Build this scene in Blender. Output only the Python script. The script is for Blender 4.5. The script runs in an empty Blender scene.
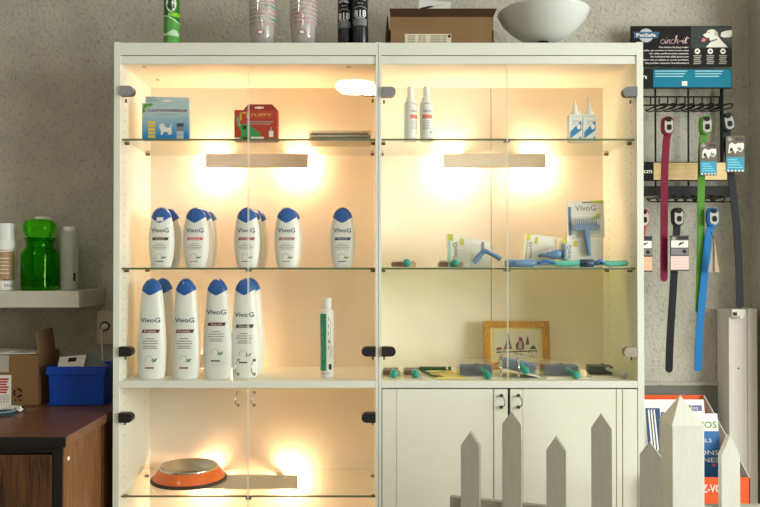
import bpy, math, random
from mathutils import Vector, Matrix, Euler
random.seed(7)
SC = bpy.context.scene
COL = SC.collection
PI = math.pi

# ------------------------------------------------------------------ camera
F = 743.0                      # focal length in pixels of a 760 x 507 frame
CX, HY = 365.0, 268.0          # vanishing point of the depth lines, horizon
CAM = Vector((0.0, -2.23, 1.19))
TH = math.radians(0.6)
PPY = HY - F * math.tan(TH)
cam_d = bpy.data.cameras.new('camera')
cam = bpy.data.objects.new('camera', cam_d); COL.objects.link(cam)
cam.location = CAM
cam.rotation_euler = (PI / 2 + TH, 0, 0)
cam_d.sensor_width = 36.0
cam_d.lens = F / 760 * 36
cam_d.shift_x = (380 - CX) / 760
cam_d.shift_y = (PPY - 253.5) / 760
cam_d.clip_start = 0.05
SC.camera = cam


def P(px, py, Y):
    """point of the place at depth Y that the photograph shows at px, py"""
    a, b = (px - CX) / F, -(py - PPY) / F
    dx, dy, dz = a, math.cos(TH) - b * math.sin(TH), math.sin(TH) + b * math.cos(TH)
    t = (Y - CAM.y) / dy
    return Vector((CAM.x + dx * t, Y, CAM.z + dz * t))


def X(px, Y): return P(px, 268, Y).x
def Z(py, Y): return P(365, py, Y).z
def S(Y): return (Y - CAM.y) / F


# ------------------------------------------------------------------ materials
def lin(c):
    return tuple(((v / 255) / 12.92 if v / 255 <= 0.04045 else ((v / 255 + 0.055) / 1.055) ** 2.4) for v in c)


def mat(name, rgb, rough=0.5, metal=0.0, var=0.0, vscale=20.0, bump=0.0, bscale=60.0, trans=0.0, coat=0.0, spec=0.3, stretch=None):
    m = bpy.data.materials.new(name); m.use_nodes = True
    nt = m.node_tree; b = nt.nodes['Principled BSDF']
    c = lin(rgb)
    b.inputs['Base Color'].default_value = (*c, 1)
    b.inputs['Roughness'].default_value = rough
    b.inputs['Metallic'].default_value = metal
    b.inputs['Specular IOR Level'].default_value = spec
    b.inputs['Coat Weight'].default_value = coat
    b.inputs['Transmission Weight'].default_value = trans
    if var or bump:
        tc = nt.nodes.new('ShaderNodeTexCoord'); mp = nt.nodes.new('ShaderNodeMapping')
        nt.links.new(tc.outputs['Object'], mp.inputs['Vector'])
        if stretch: mp.inputs['Scale'].default_value = stretch
    if var:
        n = nt.nodes.new('ShaderNodeTexNoise'); n.inputs['Scale'].default_value = vscale; n.inputs['Detail'].default_value = 5
        r = nt.nodes.new('ShaderNodeValToRGB')
        r.color_ramp.elements[0].position = 0.3; r.color_ramp.elements[1].position = 0.7
        r.color_ramp.elements[0].color = (*[v * (1 - var) for v in c], 1)
        r.color_ramp.elements[1].color = (*[min(1, v * (1 + var)) for v in c], 1)
        nt.links.new(mp.outputs[0], n.inputs['Vector']); nt.links.new(n.outputs['Fac'], r.inputs[0])
        nt.links.new(r.outputs[0], b.inputs['Base Color'])
    if bump:
        n2 = nt.nodes.new('ShaderNodeTexNoise'); n2.inputs['Scale'].default_value = bscale; n2.inputs['Detail'].default_value = 6
        bp = nt.nodes.new('ShaderNodeBump'); bp.inputs['Strength'].default_value = bump; bp.inputs['Distance'].default_value = 0.01
        nt.links.new(mp.outputs[0], n2.inputs['Vector']); nt.links.new(n2.outputs['Fac'], bp.inputs['Height'])
        nt.links.new(bp.outputs[0], b.inputs['Normal'])
    return m


def glass(name, tint=(1, 1, 1), reflect=1.0, body=0.0, body_rgb=(200, 220, 210), rough=0.0, ior=1.45):
    """thin clear sheet: lets light straight through, mirrors by fresnel, optional share of coloured body"""
    m = bpy.data.materials.new(name); m.use_nodes = True
    nt = m.node_tree; nt.nodes.clear()
    out = nt.nodes.new('ShaderNodeOutputMaterial')
    tr = nt.nodes.new('ShaderNodeBsdfTransparent'); tr.inputs[0].default_value = (*tint, 1)
    gl = nt.nodes.new('ShaderNodeBsdfGlossy'); gl.inputs['Roughness'].default_value = rough
    fr = nt.nodes.new('ShaderNodeFresnel'); fr.inputs['IOR'].default_value = ior
    geo = nt.nodes.new('ShaderNodeNewGeometry')
    inv = nt.nodes.new('ShaderNodeMath'); inv.operation = 'SUBTRACT'; inv.inputs[0].default_value = 1
    nt.links.new(geo.outputs['Backfacing'], inv.inputs[1])
    mu0 = nt.nodes.new('ShaderNodeMath'); mu0.operation = 'MULTIPLY'; mu0.inputs[1].default_value = reflect
    mu = nt.nodes.new('ShaderNodeMath'); mu.operation = 'MULTIPLY'
    nt.links.new(fr.outputs[0], mu0.inputs[0])
    nt.links.new(mu0.outputs[0], mu.inputs[0]); nt.links.new(inv.outputs[0], mu.inputs[1])
    base = tr.outputs[0]
    if body:
        df = nt.nodes.new('ShaderNodeBsdfDiffuse'); df.inputs[0].default_value = (*lin(body_rgb), 1)
        tl = nt.nodes.new('ShaderNodeBsdfTranslucent'); tl.inputs[0].default_value = (*lin(body_rgb), 1)
        a = nt.nodes.new('ShaderNodeMixShader'); a.inputs[0].default_value = 0.5
        nt.links.new(df.outputs[0], a.inputs[1]); nt.links.new(tl.outputs[0], a.inputs[2])
        mx = nt.nodes.new('ShaderNodeMixShader'); mx.inputs[0].default_value = body
        nt.links.new(tr.outputs[0], mx.inputs[1]); nt.links.new(a.outputs[0], mx.inputs[2])
        base = mx.outputs[0]
    ms = nt.nodes.new('ShaderNodeMixShader')
    nt.links.new(mu.outputs[0], ms.inputs[0]); nt.links.new(base, ms.inputs[1]); nt.links.new(gl.outputs[0], ms.inputs[2])
    nt.links.new(ms.outputs[0], out.inputs[0])
    return m


def emit(name, rgb, strength):
    m = bpy.data.materials.new(name); m.use_nodes = True
    nt = m.node_tree; nt.nodes.clear()
    out = nt.nodes.new('ShaderNodeOutputMaterial'); e = nt.nodes.new('ShaderNodeEmission')
    e.inputs[0].default_value = (*rgb, 1); e.inputs[1].default_value = strength
    nt.links.new(e.outputs[0], out.inputs[0])
    return m


def wood(name, c0, c1, scale=(18, 18, 1.2), rough=0.45, dist=3.0):
    m = mat(name, c0, rough)
    nt = m.node_tree; b = nt.nodes['Principled BSDF']
    tc = nt.nodes.new('ShaderNodeTexCoord'); mp = nt.nodes.new('ShaderNodeMapping'); mp.inputs['Scale'].default_value = scale
    n = nt.nodes.new('ShaderNodeTexNoise'); n.inputs['Scale'].default_value = 2.2; n.inputs['Detail'].default_value = 8
    n.inputs['Distortion'].default_value = dist
    r = nt.nodes.new('ShaderNodeValToRGB')
    r.color_ramp.elements[0].position = 0.35; r.color_ramp.elements[1].position = 0.65
    r.color_ramp.elements[0].color = (*lin(c0), 1); r.color_ramp.elements[1].color = (*lin(c1), 1)
    nt.links.new(tc.outputs['Object'], mp.inputs[0]); nt.links.new(mp.outputs[0], n.inputs['Vector'])
    nt.links.new(n.outputs['Fac'], r.inputs[0]); nt.links.new(r.outputs[0], b.inputs['Base Color'])
    return m


def stucco(name, rgb):
    m = mat(name, rgb, 0.9, var=0.09, vscale=9)
    nt = m.node_tree; b = nt.nodes['Principled BSDF']
    tc = nt.nodes.new('ShaderNodeTexCoord')
    n = nt.nodes.new('ShaderNodeTexNoise'); n.inputs['Scale'].default_value = 120; n.inputs['Detail'].default_value = 5; n.inputs['Roughness'].default_value = 0.62
    v = nt.nodes.new('ShaderNodeTexVoronoi'); v.inputs['Scale'].default_value = 95
    ad = nt.nodes.new('ShaderNodeMath'); ad.operation = 'ADD'
    bp = nt.nodes.new('ShaderNodeBump'); bp.inputs['Strength'].default_value = 0.26; bp.inputs['Distance'].default_value = 0.012
    nt.links.new(tc.outputs['Object'], n.inputs['Vector']); nt.links.new(tc.outputs['Object'], v.inputs['Vector'])
    nt.links.new(n.outputs['Fac'], ad.inputs[0]); nt.links.new(v.outputs['Distance'], ad.inputs[1])
    nt.links.new(ad.outputs[0], bp.inputs['Height']); nt.links.new(bp.outputs[0], b.inputs['Normal'])
    # dark pits in the rough coat
    n3 = nt.nodes.new('ShaderNodeTexNoise'); n3.inputs['Scale'].default_value = 105; n3.inputs['Detail'].default_value = 3
    mp = nt.nodes.new('ShaderNodeMapping'); mp.inputs['Scale'].default_value = (1, 1, .6)
    r3 = nt.nodes.new('ShaderNodeValToRGB'); r3.color_ramp.elements[0].position = .33; r3.color_ramp.elements[1].position = .45
    r3.color_ramp.elements[0].color = (.80, .79, .77, 1); r3.color_ramp.elements[1].color = (1, 1, 1, 1)
    mu = nt.nodes.new('ShaderNodeMix'); mu.data_type = 'RGBA'; mu.blend_type = 'MULTIPLY'; mu.inputs[0].default_value = 1
    src = b.inputs['Base Color'].links[0].from_socket
    nt.links.new(tc.outputs['Object'], mp.inputs[0]); nt.links.new(mp.outputs[0], n3.inputs['Vector']); nt.links.new(n3.outputs['Fac'], r3.inputs[0])
    nt.links.new(src, mu.inputs[6]); nt.links.new(r3.outputs[0], mu.inputs[7]); nt.links.new(mu.outputs[2], b.inputs['Base Color'])
    return m


# ------------------------------------------------------------------ mesh builder
_tc = {}


def text_geo(body, bold=0.0, shear=0.0):
    k = (body, bold, shear)
    if k in _tc: return _tc[k]
    c = bpy.data.curves.new('t', 'FONT'); c.body = body; c.resolution_u = 2; c.offset = bold; c.shear = shear
    c.dimensions = '2D'; c.fill_mode = 'BOTH'
    o = bpy.data.objects.new('t', c); COL.objects.link(o)
    dg = bpy.context.evaluated_depsgraph_get(); dg.update()
    ev = o.evaluated_get(dg); me = ev.to_mesh()
    vs = [(v.co.x, v.co.y) for v in me.vertices]; fs = [tuple(p.vertices) for p in me.polygons]
    ns = [p.normal.z for p in me.polygons]
    fs = [f if z >= 0 else f[::-1] for f, z in zip(fs, ns)]
    ev.to_mesh_clear(); bpy.data.objects.remove(o); bpy.data.curves.remove(c)
    x0 = min(v[0] for v in vs); x1 = max(v[0] for v in vs); y0 = min(v[1] for v in vs); y1 = max(v[1] for v in vs)
    vs = [((v[0] - x0) / (x1 - x0), (v[1] - y0) / max(1e-6, y1 - y0)) for v in vs]
    _tc[k] = (vs, fs); return _tc[k]


def flat(y):
    return lambda u, v: Vector((u, y, v))


class MB:
    def __init__(s): s.v = []; s.f = []; s.m = []; s.sm = []; s.mats = []

    def mi(s, m):
        if m not in s.mats: s.mats.append(m)
        return s.mats.index(m)

    def add(s, vs, fs, m, smooth=False, xf=None):
        o = len(s.v); i = s.mi(m)
        s.v += [(xf @ Vector(v)) if xf else Vector(v) for v in vs]
        for f in fs: s.f.append(tuple(o + k for k in f)); s.m.append(i); s.sm.append(smooth)
        return s

    def box(s, x0, x1, y0, y1, z0, z1, m, xf=None):
        vs = [(x, y, z) for z in (z0, z1) for y in (y0, y1) for x in (x0, x1)]
        fs = [(0, 2, 3, 1), (4, 5, 7, 6), (0, 1, 5, 4), (2, 6, 7, 3), (0, 4, 6, 2), (1, 3, 7, 5)]
        return s.add(vs, fs, m, False, xf)

    def rings(s, rs, m, caps=(True, True), smooth=True, xf=None, closed=False):
        n = len(rs[0]); vs = [p for r in rs for p in r]; fs = []
        R = len(rs)
        for i in range(R if closed else R - 1):
            for j in range(n):
                a, b = i * n + j, i * n + (j + 1) % n
                i2 = (i + 1) % R
                fs.append((a, b, i2 * n + (j + 1) % n, i2 * n + j))
        s.add(vs, fs, m, smooth, xf)
        if not closed:
            if caps[0]: s.add(rs[0], [tuple(reversed(range(n)))], m, False, xf)
            if caps[1]: s.add(rs[-1], [tuple(range(n))], m, False, xf)
        return s

    def lathe(s, prof, m, c=(0, 0, 0), n=32, sx=1, sy=1, caps=(True, True), xf=None, smooth=True):
        rs = [[(c[0] + r * sx * math.cos(2 * PI * j / n), c[1] + r * sy * math.sin(2 * PI * j / n), c[2] + z) for j in range(n)] for r, z in prof]
        return s.rings(rs, m, caps, smooth, xf)

    def cyl(s, a, b, r0, m, r1=None, n=16, xf=None):
        return s.tube([a, b], [r0, r0 if r1 is None else r1], m, n, xf)

    def tube(s, pts, r, m, n=8, xf=None, flatn=1.0):
        pts = [Vector(p) for p in pts]; rs = []
        up = Vector((0, 0, 1))
        for i, p in enumerate(pts):
            t = (pts[min(i + 1, len(pts) - 1)] - pts[max(i - 1, 0)]).normalized()
            a = t.cross(up)
            if a.length < 1e-3: a = t.cross(Vector((0, 1, 0)))
            a.normalize(); b = a.cross(t).normalized()
            rr = r[i] if isinstance(r, (list, tuple)) else r
            rs.append([p + a * (rr * math.cos(2 * PI * j / n)) + b * (rr * flatn * math.sin(2 * PI * j / n)) for j in range(n)])
        # ring order gives outward normals for this frame
        rs = [list(reversed(q)) for q in rs]
        return s.rings(rs, m, (True, True), True, xf)

    def prism(s, poly, y0, y1, m, xf=None, smooth=False):
        """poly: counter-clockwise (x, z) seen from the front (-y)"""
        n = len(poly)
        A = [(x, y0, z) for x, z in poly]; B = [(x, y1, z) for x, z in poly]
        s.add(A, [tuple(range(n))], m, False, xf); s.add(B, [tuple(reversed(range(n)))], m, False, xf)
        fs = [(i, i + n, (i + 1) % n + n, (i + 1) % n) for i in range(n)]
        return s.add(A + B, fs, m, smooth, xf)

    def quad(s, u0, u1, v0, v1, m, fn, nu=1, nv=1, skew=0.0):
        vs = []; fs = []
        for j in range(nv + 1):
            for i in range(nu + 1):
                v = v0 + (v1 - v0) * j / nv
                vs.append(fn(u0 + (u1 - u0) * i / nu + skew * (v - v0), v))
        for j in range(nv):
            for i in range(nu):
                a = j * (nu + 1) + i; fs.append((a, a + 1, a + nu + 2, a + nu + 1))
        return s.add(vs, fs, m)

    def poly(s, pts, m, fn):
        return s.add([fn(u, v) for u, v in pts], [tuple(range(len(pts)))], m)

    def text(s, body, u, v, w, h, m, fn, bold=0.0, shear=0.0, rot=0):
        """lettering whose box is centred on u, v"""
        vs, fs = text_geo(body, bold, shear)
        out = []
        for a, b in vs:
            du, dv = (a - .5) * w, (b - .5) * h
            if rot: du, dv = du * math.cos(rot) - dv * math.sin(rot), du * math.sin(rot) + dv * math.cos(rot)
            out.append(fn(u + du, v + dv))
        return s.add(out, fs, m)

    def build(s, name, parent=None, bevel=0.0, seg=2, xf=None):
        me = bpy.data.meshes.new(name)
        me.from_pydata([tuple(v) for v in s.v], [], s.f)
        for m in s.mats: me.materials.append(m)
        me.polygons.foreach_set('material_index', s.m)
        me.polygons.foreach_set('use_smooth', s.sm)
        me.update()
        o = bpy.data.objects.new(name, me); COL.objects.link(o)
        if parent: o.parent = parent
        if xf: o.matrix_local = xf
        if bevel:
            b = o.modifiers.new('bevel', 'BEVEL'); b.width = bevel; b.segments = seg; b.limit_method = 'ANGLE'; b.angle_limit = math.radians(40)
        return o


def rrect(w, h, r, n=5, cx=0, cz=0):
    pts = []
    for (sx, sz, a0) in ((1, -1, -PI / 2), (1, 1, 0), (-1, 1, PI / 2), (-1, -1, PI)):
        for k in range(n + 1):
            a = a0 + PI / 2 * k / n
            pts.append((cx + sx * (w / 2 - r) + r * math.cos(a), cz + sz * (h / 2 - r) + r * math.sin(a)))
    return pts


def ell(w, h, n=20, cx=0, cz=0):
    return [(cx + w / 2 * math.cos(2 * PI * k / n), cz + h / 2 * math.sin(2 * PI * k / n)) for k in range(n)]


def thing(name, label, cat, loc=(0, 0, 0), rot=(0, 0, 0), group=None):
    o = bpy.data.objects.new(name, None); COL.objects.link(o); o.empty_display_size = 0.05
    o.location = loc; o.rotation_euler = rot
    return tag(o, label, cat, group)


def tag(o, label, cat, group=None):
    o['label'] = label; o['category'] = cat
    if group: o['group'] = group
    return o


def struct(o): o['kind'] = 'structure'; return o


def dup(root, loc, rot=None, label=None, group=None):
    r = root.copy(); COL.objects.link(r); r.location = loc
    if rot is not None: r.rotation_euler = rot
    if label: r['label'] = label
    if group: r['group'] = group
    for ch in list(root.children):
        c = ch.copy(); COL.objects.link(c); c.parent = r
        for g in list(ch.children):
            d = g.copy(); COL.objects.link(d); d.parent = c
    return r


def crom(pts, n=6):
    out = []
    for i in range(len(pts) - 1):
        p0, p1, p2, p3 = pts[max(i - 1, 0)], pts[i], pts[i + 1], pts[min(i + 2, len(pts) - 1)]
        for k in range(n):
            t = k / n
            out.append(tuple(0.5 * (2 * b + (c - a) * t + (2 * a - 5 * b + 4 * c - d) * t * t + (-a + 3 * b - 3 * c + d) * t ** 3) for a, b, c, d in zip(p0, p1, p2, p3)))
    out.append(tuple(pts[-1])); return out


# ------------------------------------------------------------------ palette
M_frame = mat('frame_laminate', (217, 219, 208), 0.42, var=0.03, vscale=4)
M_cream = mat('cream_laminate', (222, 222, 206), 0.42, var=0.03, vscale=4)
M_inner = mat('inner_laminate', (240, 228, 212), 0.5, var=0.02, vscale=3)
M_dark = mat('dark_gap', (25, 24, 22), 0.8)
M_hole = mat('pin_hole_brown', (112, 84, 52), 0.9)
M_door = glass('door_glass', (0.985, 0.99, 0.985), 1.0)
M_shelfg = glass('shelf_glass', (0.95, 0.975, 0.955), 1.0)
M_shelft = glass('shelf_glass_tinted', (0.78, 0.82, 0.58), 1.0)
M_edge = mat('shelf_edge_green', (96, 112, 84), 0.25)
M_hinge = mat('satin_hinge_metal', (120, 122, 126), 0.3, metal=0.85)
M_hdark = mat('dark_hinge_metal', (62, 62, 66), 0.3, metal=0.7)
M_hbright = mat('lit_fitting_metal', (225, 226, 228), 0.12, metal=1.0)  # brighter copy of the metal, highlights on hinges and handles put into colour
M_chrome = mat('chrome', (190, 190, 188), 0.2, metal=1.0)
M_bronze = mat('aged_handle_metal', (150, 144, 126), 0.35, metal=0.7)
M_bulb = emit('halogen_bulb', (1.0, 0.595, 0.325), 700)
M_bulb2 = emit('halogen_bulb_paler', (1.0, 0.68, 0.43), 640)
M_bulb3 = emit('halogen_bulb_dimmed', (1.0, 0.595, 0.325), 380)
M_gedge = mat('glass_polished_edge', (226, 226, 212), .3)
M_lampbar = mat('lamp_bar_laminate', (246, 230, 212), 0.5)
M_wall = stucco('rough_plaster', (175, 171, 159))
M_wallb = stucco('pale_rough_plaster', (172, 168, 157))
M_white = mat('white_plastic', (232, 232, 226), 0.4)
M_bottle = mat('bottle_white', (226, 227, 220), 0.32)
M_cap = mat('bottle_cap_blue', (28, 88, 160), 0.28, coat=0.3)
M_navy = mat('print_navy', (36, 66, 106), 0.5)
M_grey = mat('print_grey', (150, 148, 142), 0.5)
M_leaf = mat('print_leaf', (80, 135, 60), 0.5)
M_black = mat('black_plastic', (18, 18, 20), 0.5, spec=.15)
M_ink = mat('black_ink', (30, 28, 28), 0.6)
M_card = mat('brown_cardboard', (130, 102, 70), 0.85, var=0.06, vscale=12)
M_cardd = mat('cardboard_shade_brown', (86, 62, 42), 0.85, var=0.06, vscale=12)  # darker cardboard with the flap's underside shade in its colour; also label dot
M_paper = mat('white_paper', (225, 223, 215), 0.7)
M_teal_lit = mat('teal_plastic_lit', (92, 184, 166), 0.35)  # lighter copy of the teal, brightness on the handles put into colour
M_teal = mat('teal_plastic', (38, 150, 134), 0.3)
M_blue = mat('blue_plastic', (52, 108, 168), 0.35)
M_clear = glass('clear_blister', (0.96, 0.97, 0.97), 1.4, body=0.13, body_rgb=(225, 228, 226))
M_steel = mat('bristle_steel', (150, 156, 160), 0.35, metal=0.7)

# ================================================================== the setting
WY = 0.345                      # face of the back wall
RX0, RX1, RY0, H = -2.7, 3.5, -4.4, 2.53
PILX = 1.335


def room():
    b = MB(); b.box(RX0, RX1 + .1, RY0 - .1, WY + .1, -.06, 0, mat('floor_tile', (120, 112, 100), 0.4, var=.1, vscale=6)); struct(b.build('floor'))
    b = MB(); b.box(RX0, RX1 + .1, RY0 - .1, WY + .1, H, H + .06, mat('ceiling_paint', (225, 222, 212), 0.8)); struct(b.build('ceiling'))
    b = MB(); b.box(RX0, RX1, WY, WY + .1, 0, H, M_wall); struct(b.build('wall_back'))
    b = MB(); b.box(RX0 - .1, RX0, RY0, WY + .1, 0, H, mat('side_wall_paint', (170, 162, 146), 0.8)); struct(b.build('wall_left'))
    fm = mat('front_wall_paint', (150, 140, 124), 0.8)
    b = MB(); b.box(RX0, RX1, RY0 - .1, RY0, 0, H, fm); struct(b.build('wall_front'))
    # right wall with the shop window opening
    y0, y1, z0, z1 = -3.9, -0.9, .55, 2.35
    b = MB()
    b.box(RX1, RX1 + .1, RY0, y0, 0, H, fm); b.box(RX1, RX1 + .1, y1, WY + .1, 0, H, fm)
    b.box(RX1, RX1 + .1, y0, y1, 0, z0, fm); b.box(RX1, RX1 + .1, y0, y1, z1, H, fm); struct(b.build('wall_right'))
    b = MB(); fr = mat('window_frame_white', (225, 225, 220), .4)
    for a, c in ((y0, y0 + .05), (y1 - .05, y1), ((y0 + y1) / 2 - .03, (y0 + y1) / 2 + .03)): b.box(RX1 + .02, RX1 + .08, a, c, z0, z1, fr)
    for a, c in ((z0, z0 + .05), (z1 - .05, z1)): b.box(RX1 + .02, RX1 + .08, y0, y1, a, c, fr)
    w = struct(b.build('window_1'))
    b = MB(); b.box(RX1 + .045, RX1 + .052, y0 + .05, y1 - .05, z0 + .05, z1 - .05, M_door); b.build('pane', w)
    # wall ledge, grey sheet under it painting the wall's shade; pilaster beyond
    zl = Z(382, WY - .012)
    b = MB(); b.box(.845, PILX, WY - .012, WY, zl - .012, zl, M_wallb); b.box(.845, PILX, WY - .006, WY, 0, zl - .012, mat('wall_shade_grey', (112, 111, 105), .8)); struct(b.build('trim_1'))
    b = MB(); b.box(PILX, PILX + .45, WY - .16, WY, 0, H, M_wall); struct(b.build('trim_2'))


room()


def area(name, loc, rot, sx, sy, power, col):
    d = bpy.data.lights.new(name, 'AREA'); d.shape = 'RECTANGLE'; d.size = sx; d.size_y = sy; d.energy = power; d.color = col
    o = bpy.data.objects.new(name, d); COL.objects.link(o); o.location = loc; o.rotation_euler = rot
    return o


area('window_daylight', (RX1 + .3, -2.4, 1.55), (0, math.radians(90), 0), 1.8, 3.0, 300, (0.97, 1.0, 0.95))

LAMP = Vector((-.07, -3.0, 2.45))


def ceiling_lamps():
    em = emit('lamp_diffuser_glow', (1.0, 0.95, 0.86), 36)
    rim = mat('lamp_rim', (230, 228, 220), .4)
    spots = [((LAMP.x, LAMP.y), 'round flush ceiling lamp above the middle of the shop'),
             ((-1.55, -1.9), 'round flush ceiling lamp over the left side of the shop')]
    t0 = None
    for i, ((x, y), lab) in enumerate(spots):
        if t0 is None:
            t0 = thing('ceiling_lamp', lab, 'lamp', (x, y, H), group='round flush ceiling lamps')
            b = MB(); b.lathe([(.15, 0), (.15, -.03), (.14, -.04)], rim, n=32); b.build('lamp_base', t0)
            b = MB(); b.lathe([(.001, -.108), (.06, -.105), (.105, -.096), (.132, -.08), (.14, -.058), (.138, -.035)][::-1], em, n=32); b.build('diffuser', t0)
        else:
            dup(t0, (x, y, H), label=lab)


ceiling_lamps()
W = bpy.data.worlds.new('daylight_sky'); SC.world = W; W.use_nodes = True
W.node_tree.nodes['Background'].inputs[0].default_value = (0.8, 0.88, 1, 1)
W.node_tree.nodes['Background'].inputs[1].default_value = 1.0

# ================================================================== the two display cabinets
TOP = Z(42, 0)
BT, BB = Z(381, 0), Z(388, 0)           # middle board top and underside
S1, S2, S3 = Z(138.6, .015), Z(267.6, .015), Z(495.5, .015)   # tops of the glass shelves
BACK = .32
LX0, LX1 = X(113.4, 0), X(119.6, 0)
MX0, MX1, MX2 = X(375.7, 0), X(378.4, 0), X(381.5, 0)
RXA, RXB = X(637.4, 0), X(643.9, 0)
CEIL = Z(61, 0) - .004


def holes(b, x, sgn):
    vs = []
    for yy in (.045, .262):
        z = .2
        while z < CEIL - .03:
            c = [(x + sgn * .0006, yy + 0.0027 * math.cos(2 * PI * k / 6), z + 0.0027 * math.sin(2 * PI * k / 6)) for k in range(6)]
            b.add(c, [tuple(range(6)) if sgn < 0 else tuple(reversed(range(6)))], M_hole)
            z += .032


def dpoly(x0, w, h, sgn, zc):
    """hinge plate: square at the panel side, round at the other"""
    r = h / 2; pts = [(0, -r), (w - r, -r)] + [(w - r + r * math.cos(a), r * math.sin(a)) for a in [(-.5 + k / 8) * PI for k in range(1, 8)]] + [(w - r, r), (0, r)]
    pts = [(x0 + sgn * u, zc + v) for u, v in pts]
    return pts if sgn > 0 else pts[::-1]


def hinge(door, x0, sgn, pz, m, inner=False):
    b = MB(); b.prism(dpoly(x0, .042, .029, sgn, Z(pz, 0)), -.008, .004, m)
    b.prism(dpoly(x0, .042, .029, sgn, Z(pz, 0)), .0102, .018, m)
    h = b.build('hinge', door)
    b = MB(); xx = x0 + sgn * .008; b.cyl((xx, .03, Z(pz, 0) - .028), (xx, .03, Z(pz, 0) - .018), .003, M_hole, n=8)
    b.box(min(x0, x0 + sgn * .006), max(x0, x0 + sgn * .006), .016, .03, Z(pz, 0) - .011, Z(pz, 0) + .011, m)
    b.build('hinge_arm', h)


def bow_handle(parent, px, p0, p1, y, side=1, m=M_bronze):
    x = X(px, y); z0, z1 = Z(p1, y), Z(p0, y)
    b = MB()
    for zz in (z0, z1): b.lathe([(.005, 0), (.005, .003), (.003, .006), (.003, .012)], M_hdark if m is M_bronze else m, n=10, xf=Matrix.Translation((x, y, zz)) @ Matrix.Rotation(PI / 2, 4, 'X'))
    pts = crom([(x, y - .010, z0), (x + side * .004, y - .022, z0 + .008), (x + side * .005, y - .027, (z0 + z1) / 2), (x + side * .004, y - .022, z1 - .008), (x, y - .010, z1)], 5)
    b.tube(pts, .0017, m, 8)
    return b.build('handle', parent)


def light_bar(root, px0, px1, ztop, bulb):
    y = .262; x0, x1 = X(px0, y), X(px1, y); xc = (x0 + x1) / 2
    b = MB(); b.box(x0, x1, y, y + .008, ztop - .047, ztop, M_lampbar)
    for s in (-.105, .105): b.box(xc + s - .012, xc + s + .012, y + .008, BACK, ztop - .012, ztop - .006, M_chrome)
    bar = b.build('light_bar', root)
    for s in (-.137, .137):
        b = MB(); xf = Matrix.Translation((xc + s, .292, ztop - .026)) @ Matrix.Rotation(PI / 2, 4, 'Y')
        b.lathe([(.002, -.017), (.008, -.014), (.0095, 0), (.008, .014), (.002, .017)], bulb, n=12, xf=xf)
        b.build('bulb', bar)


def glass_shelf(root, x0, x1, top, gm=None):
    b = MB(); b.box(x0, x1, .0165, BACK - .001, top - .006, top, gm or M_shelfg)
    b.box(x0, x1, .0155, .0165, top - .006, top, M_edge)
    s = b.build('glass_shelf', root)
    for x, sg in ((x0, 1), (x1, -1)):
        for y in (.045, .262):
            b = MB(); b.box(min(x, x + sg * .012), max(x, x + sg * .012), y - .005, y + .005, top - .014, top - .0065, M_hole); b.build('shelf_pin', s)
    return s


def clip(shelf, x, top):
    b = MB(); b.box(x - .008, x + .008, .008, .03, top - .012, top - .0062, M_hinge); b.build('door_stop', shelf)


def glass_door(root, x0, x1, z0, z1, edge):
    b = MB(); b.box(x0, x1, .0045, .0098, z0, z1, M_door)
    xe = x1 if edge > 0 else x0
    b.box(xe - .0006, xe + .0003, .004, .0102, z0, z1, M_gedge)
    return b.build('glass_door', root)


def cabinet_left():
    t = thing('display_cabinet', 'left half of the cream display cabinet, warmly lit behind glass down to its lowest shelf', 'cabinet', (0, 0, 0), group='cream glass fronted display cabinets')
    b = MB(); b.box(LX0, LX1, 0, .335, 0, TOP, M_frame); holes(b, LX1, 1); b.build('side_panel', t)
    b = MB(); b.box(MX0, MX1 - .0006, 0, .335, 0, TOP, M_frame); holes(b, MX0, -1); b.build('side_panel', t)
    b = MB(); b.box(LX1, MX0, BACK, .335, .08, TOP, M_inner); b.build('back_panel', t)
    b = MB(); b.box(LX1, MX0, .012, BACK, CEIL, CEIL + .018, M_inner); b.box(LX1, MX0, .012, BACK, TOP - .012, TOP - .002, M_cream)
    for x in (-.68, -.05):
        for y in (.05, .2): b.lathe([(.006, -.004), (.006, 0)], M_chrome, c=(x, y, CEIL), n=10)
    b.build('top_panel', t)
    b = MB(); b.box(LX1, MX0, 0, .012, Z(55, 0), TOP - .002, M_frame); b.box(LX1, MX0, .003, .012, CEIL - .004, Z(55.6, 0), M_frame); b.build('header', t, .0008)
    b = MB(); b.box(LX1, MX0, 0.0005, BACK, BB, BT, M_frame); b.build('shelf_board', t, .001)
    b = MB(); b.box(LX1, MX0, .02, BACK, .08, .098, M_cream); b.box(LX1, MX0, .03, .045, 0, .08, M_cream); b.build('plinth', t)
    xm = X(248, 0)
    for top in (S1, S2, S3):
        s = glass_shelf(t, LX1 + .001, MX0 - .001, top)
        if top != S1: clip(s, xm, top)
    light_bar(t, 205, 308, S1 - .0075, M_bulb)
    light_bar(t, 197, 298, S3 - .0075, M_bulb)
    light_bar(t, 141, 232, BT + .05, M_bulb3)
    for (z0, z1, pzs, hz) in ((BT + .003, CEIL - .006, (91, 351.5), (360, 374)), (.102, BB - .003, (417.5,), (392.5, 405))):
        d = glass_door(t, LX1 + .002, xm - .0015, z0, z1, 1)
        for pz in pzs: hinge(d, LX1 + .0005, 1, pz, M_hinge if pz == 91 else M_hdark)
        bow_handle(d, 238.5, hz[0], hz[1], .0045, -1, M_chrome)
        d = glass_door(t, xm + .0015, MX0 - .002, z0, z1, -1)
        for pz in pzs: hinge(d, MX0 - .0005, -1, pz, M_hbright if pz == 91 else M_hdark)
        bow_handle(d, 254.5, hz[0], hz[1], .0045, -1, M_chrome)


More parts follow.
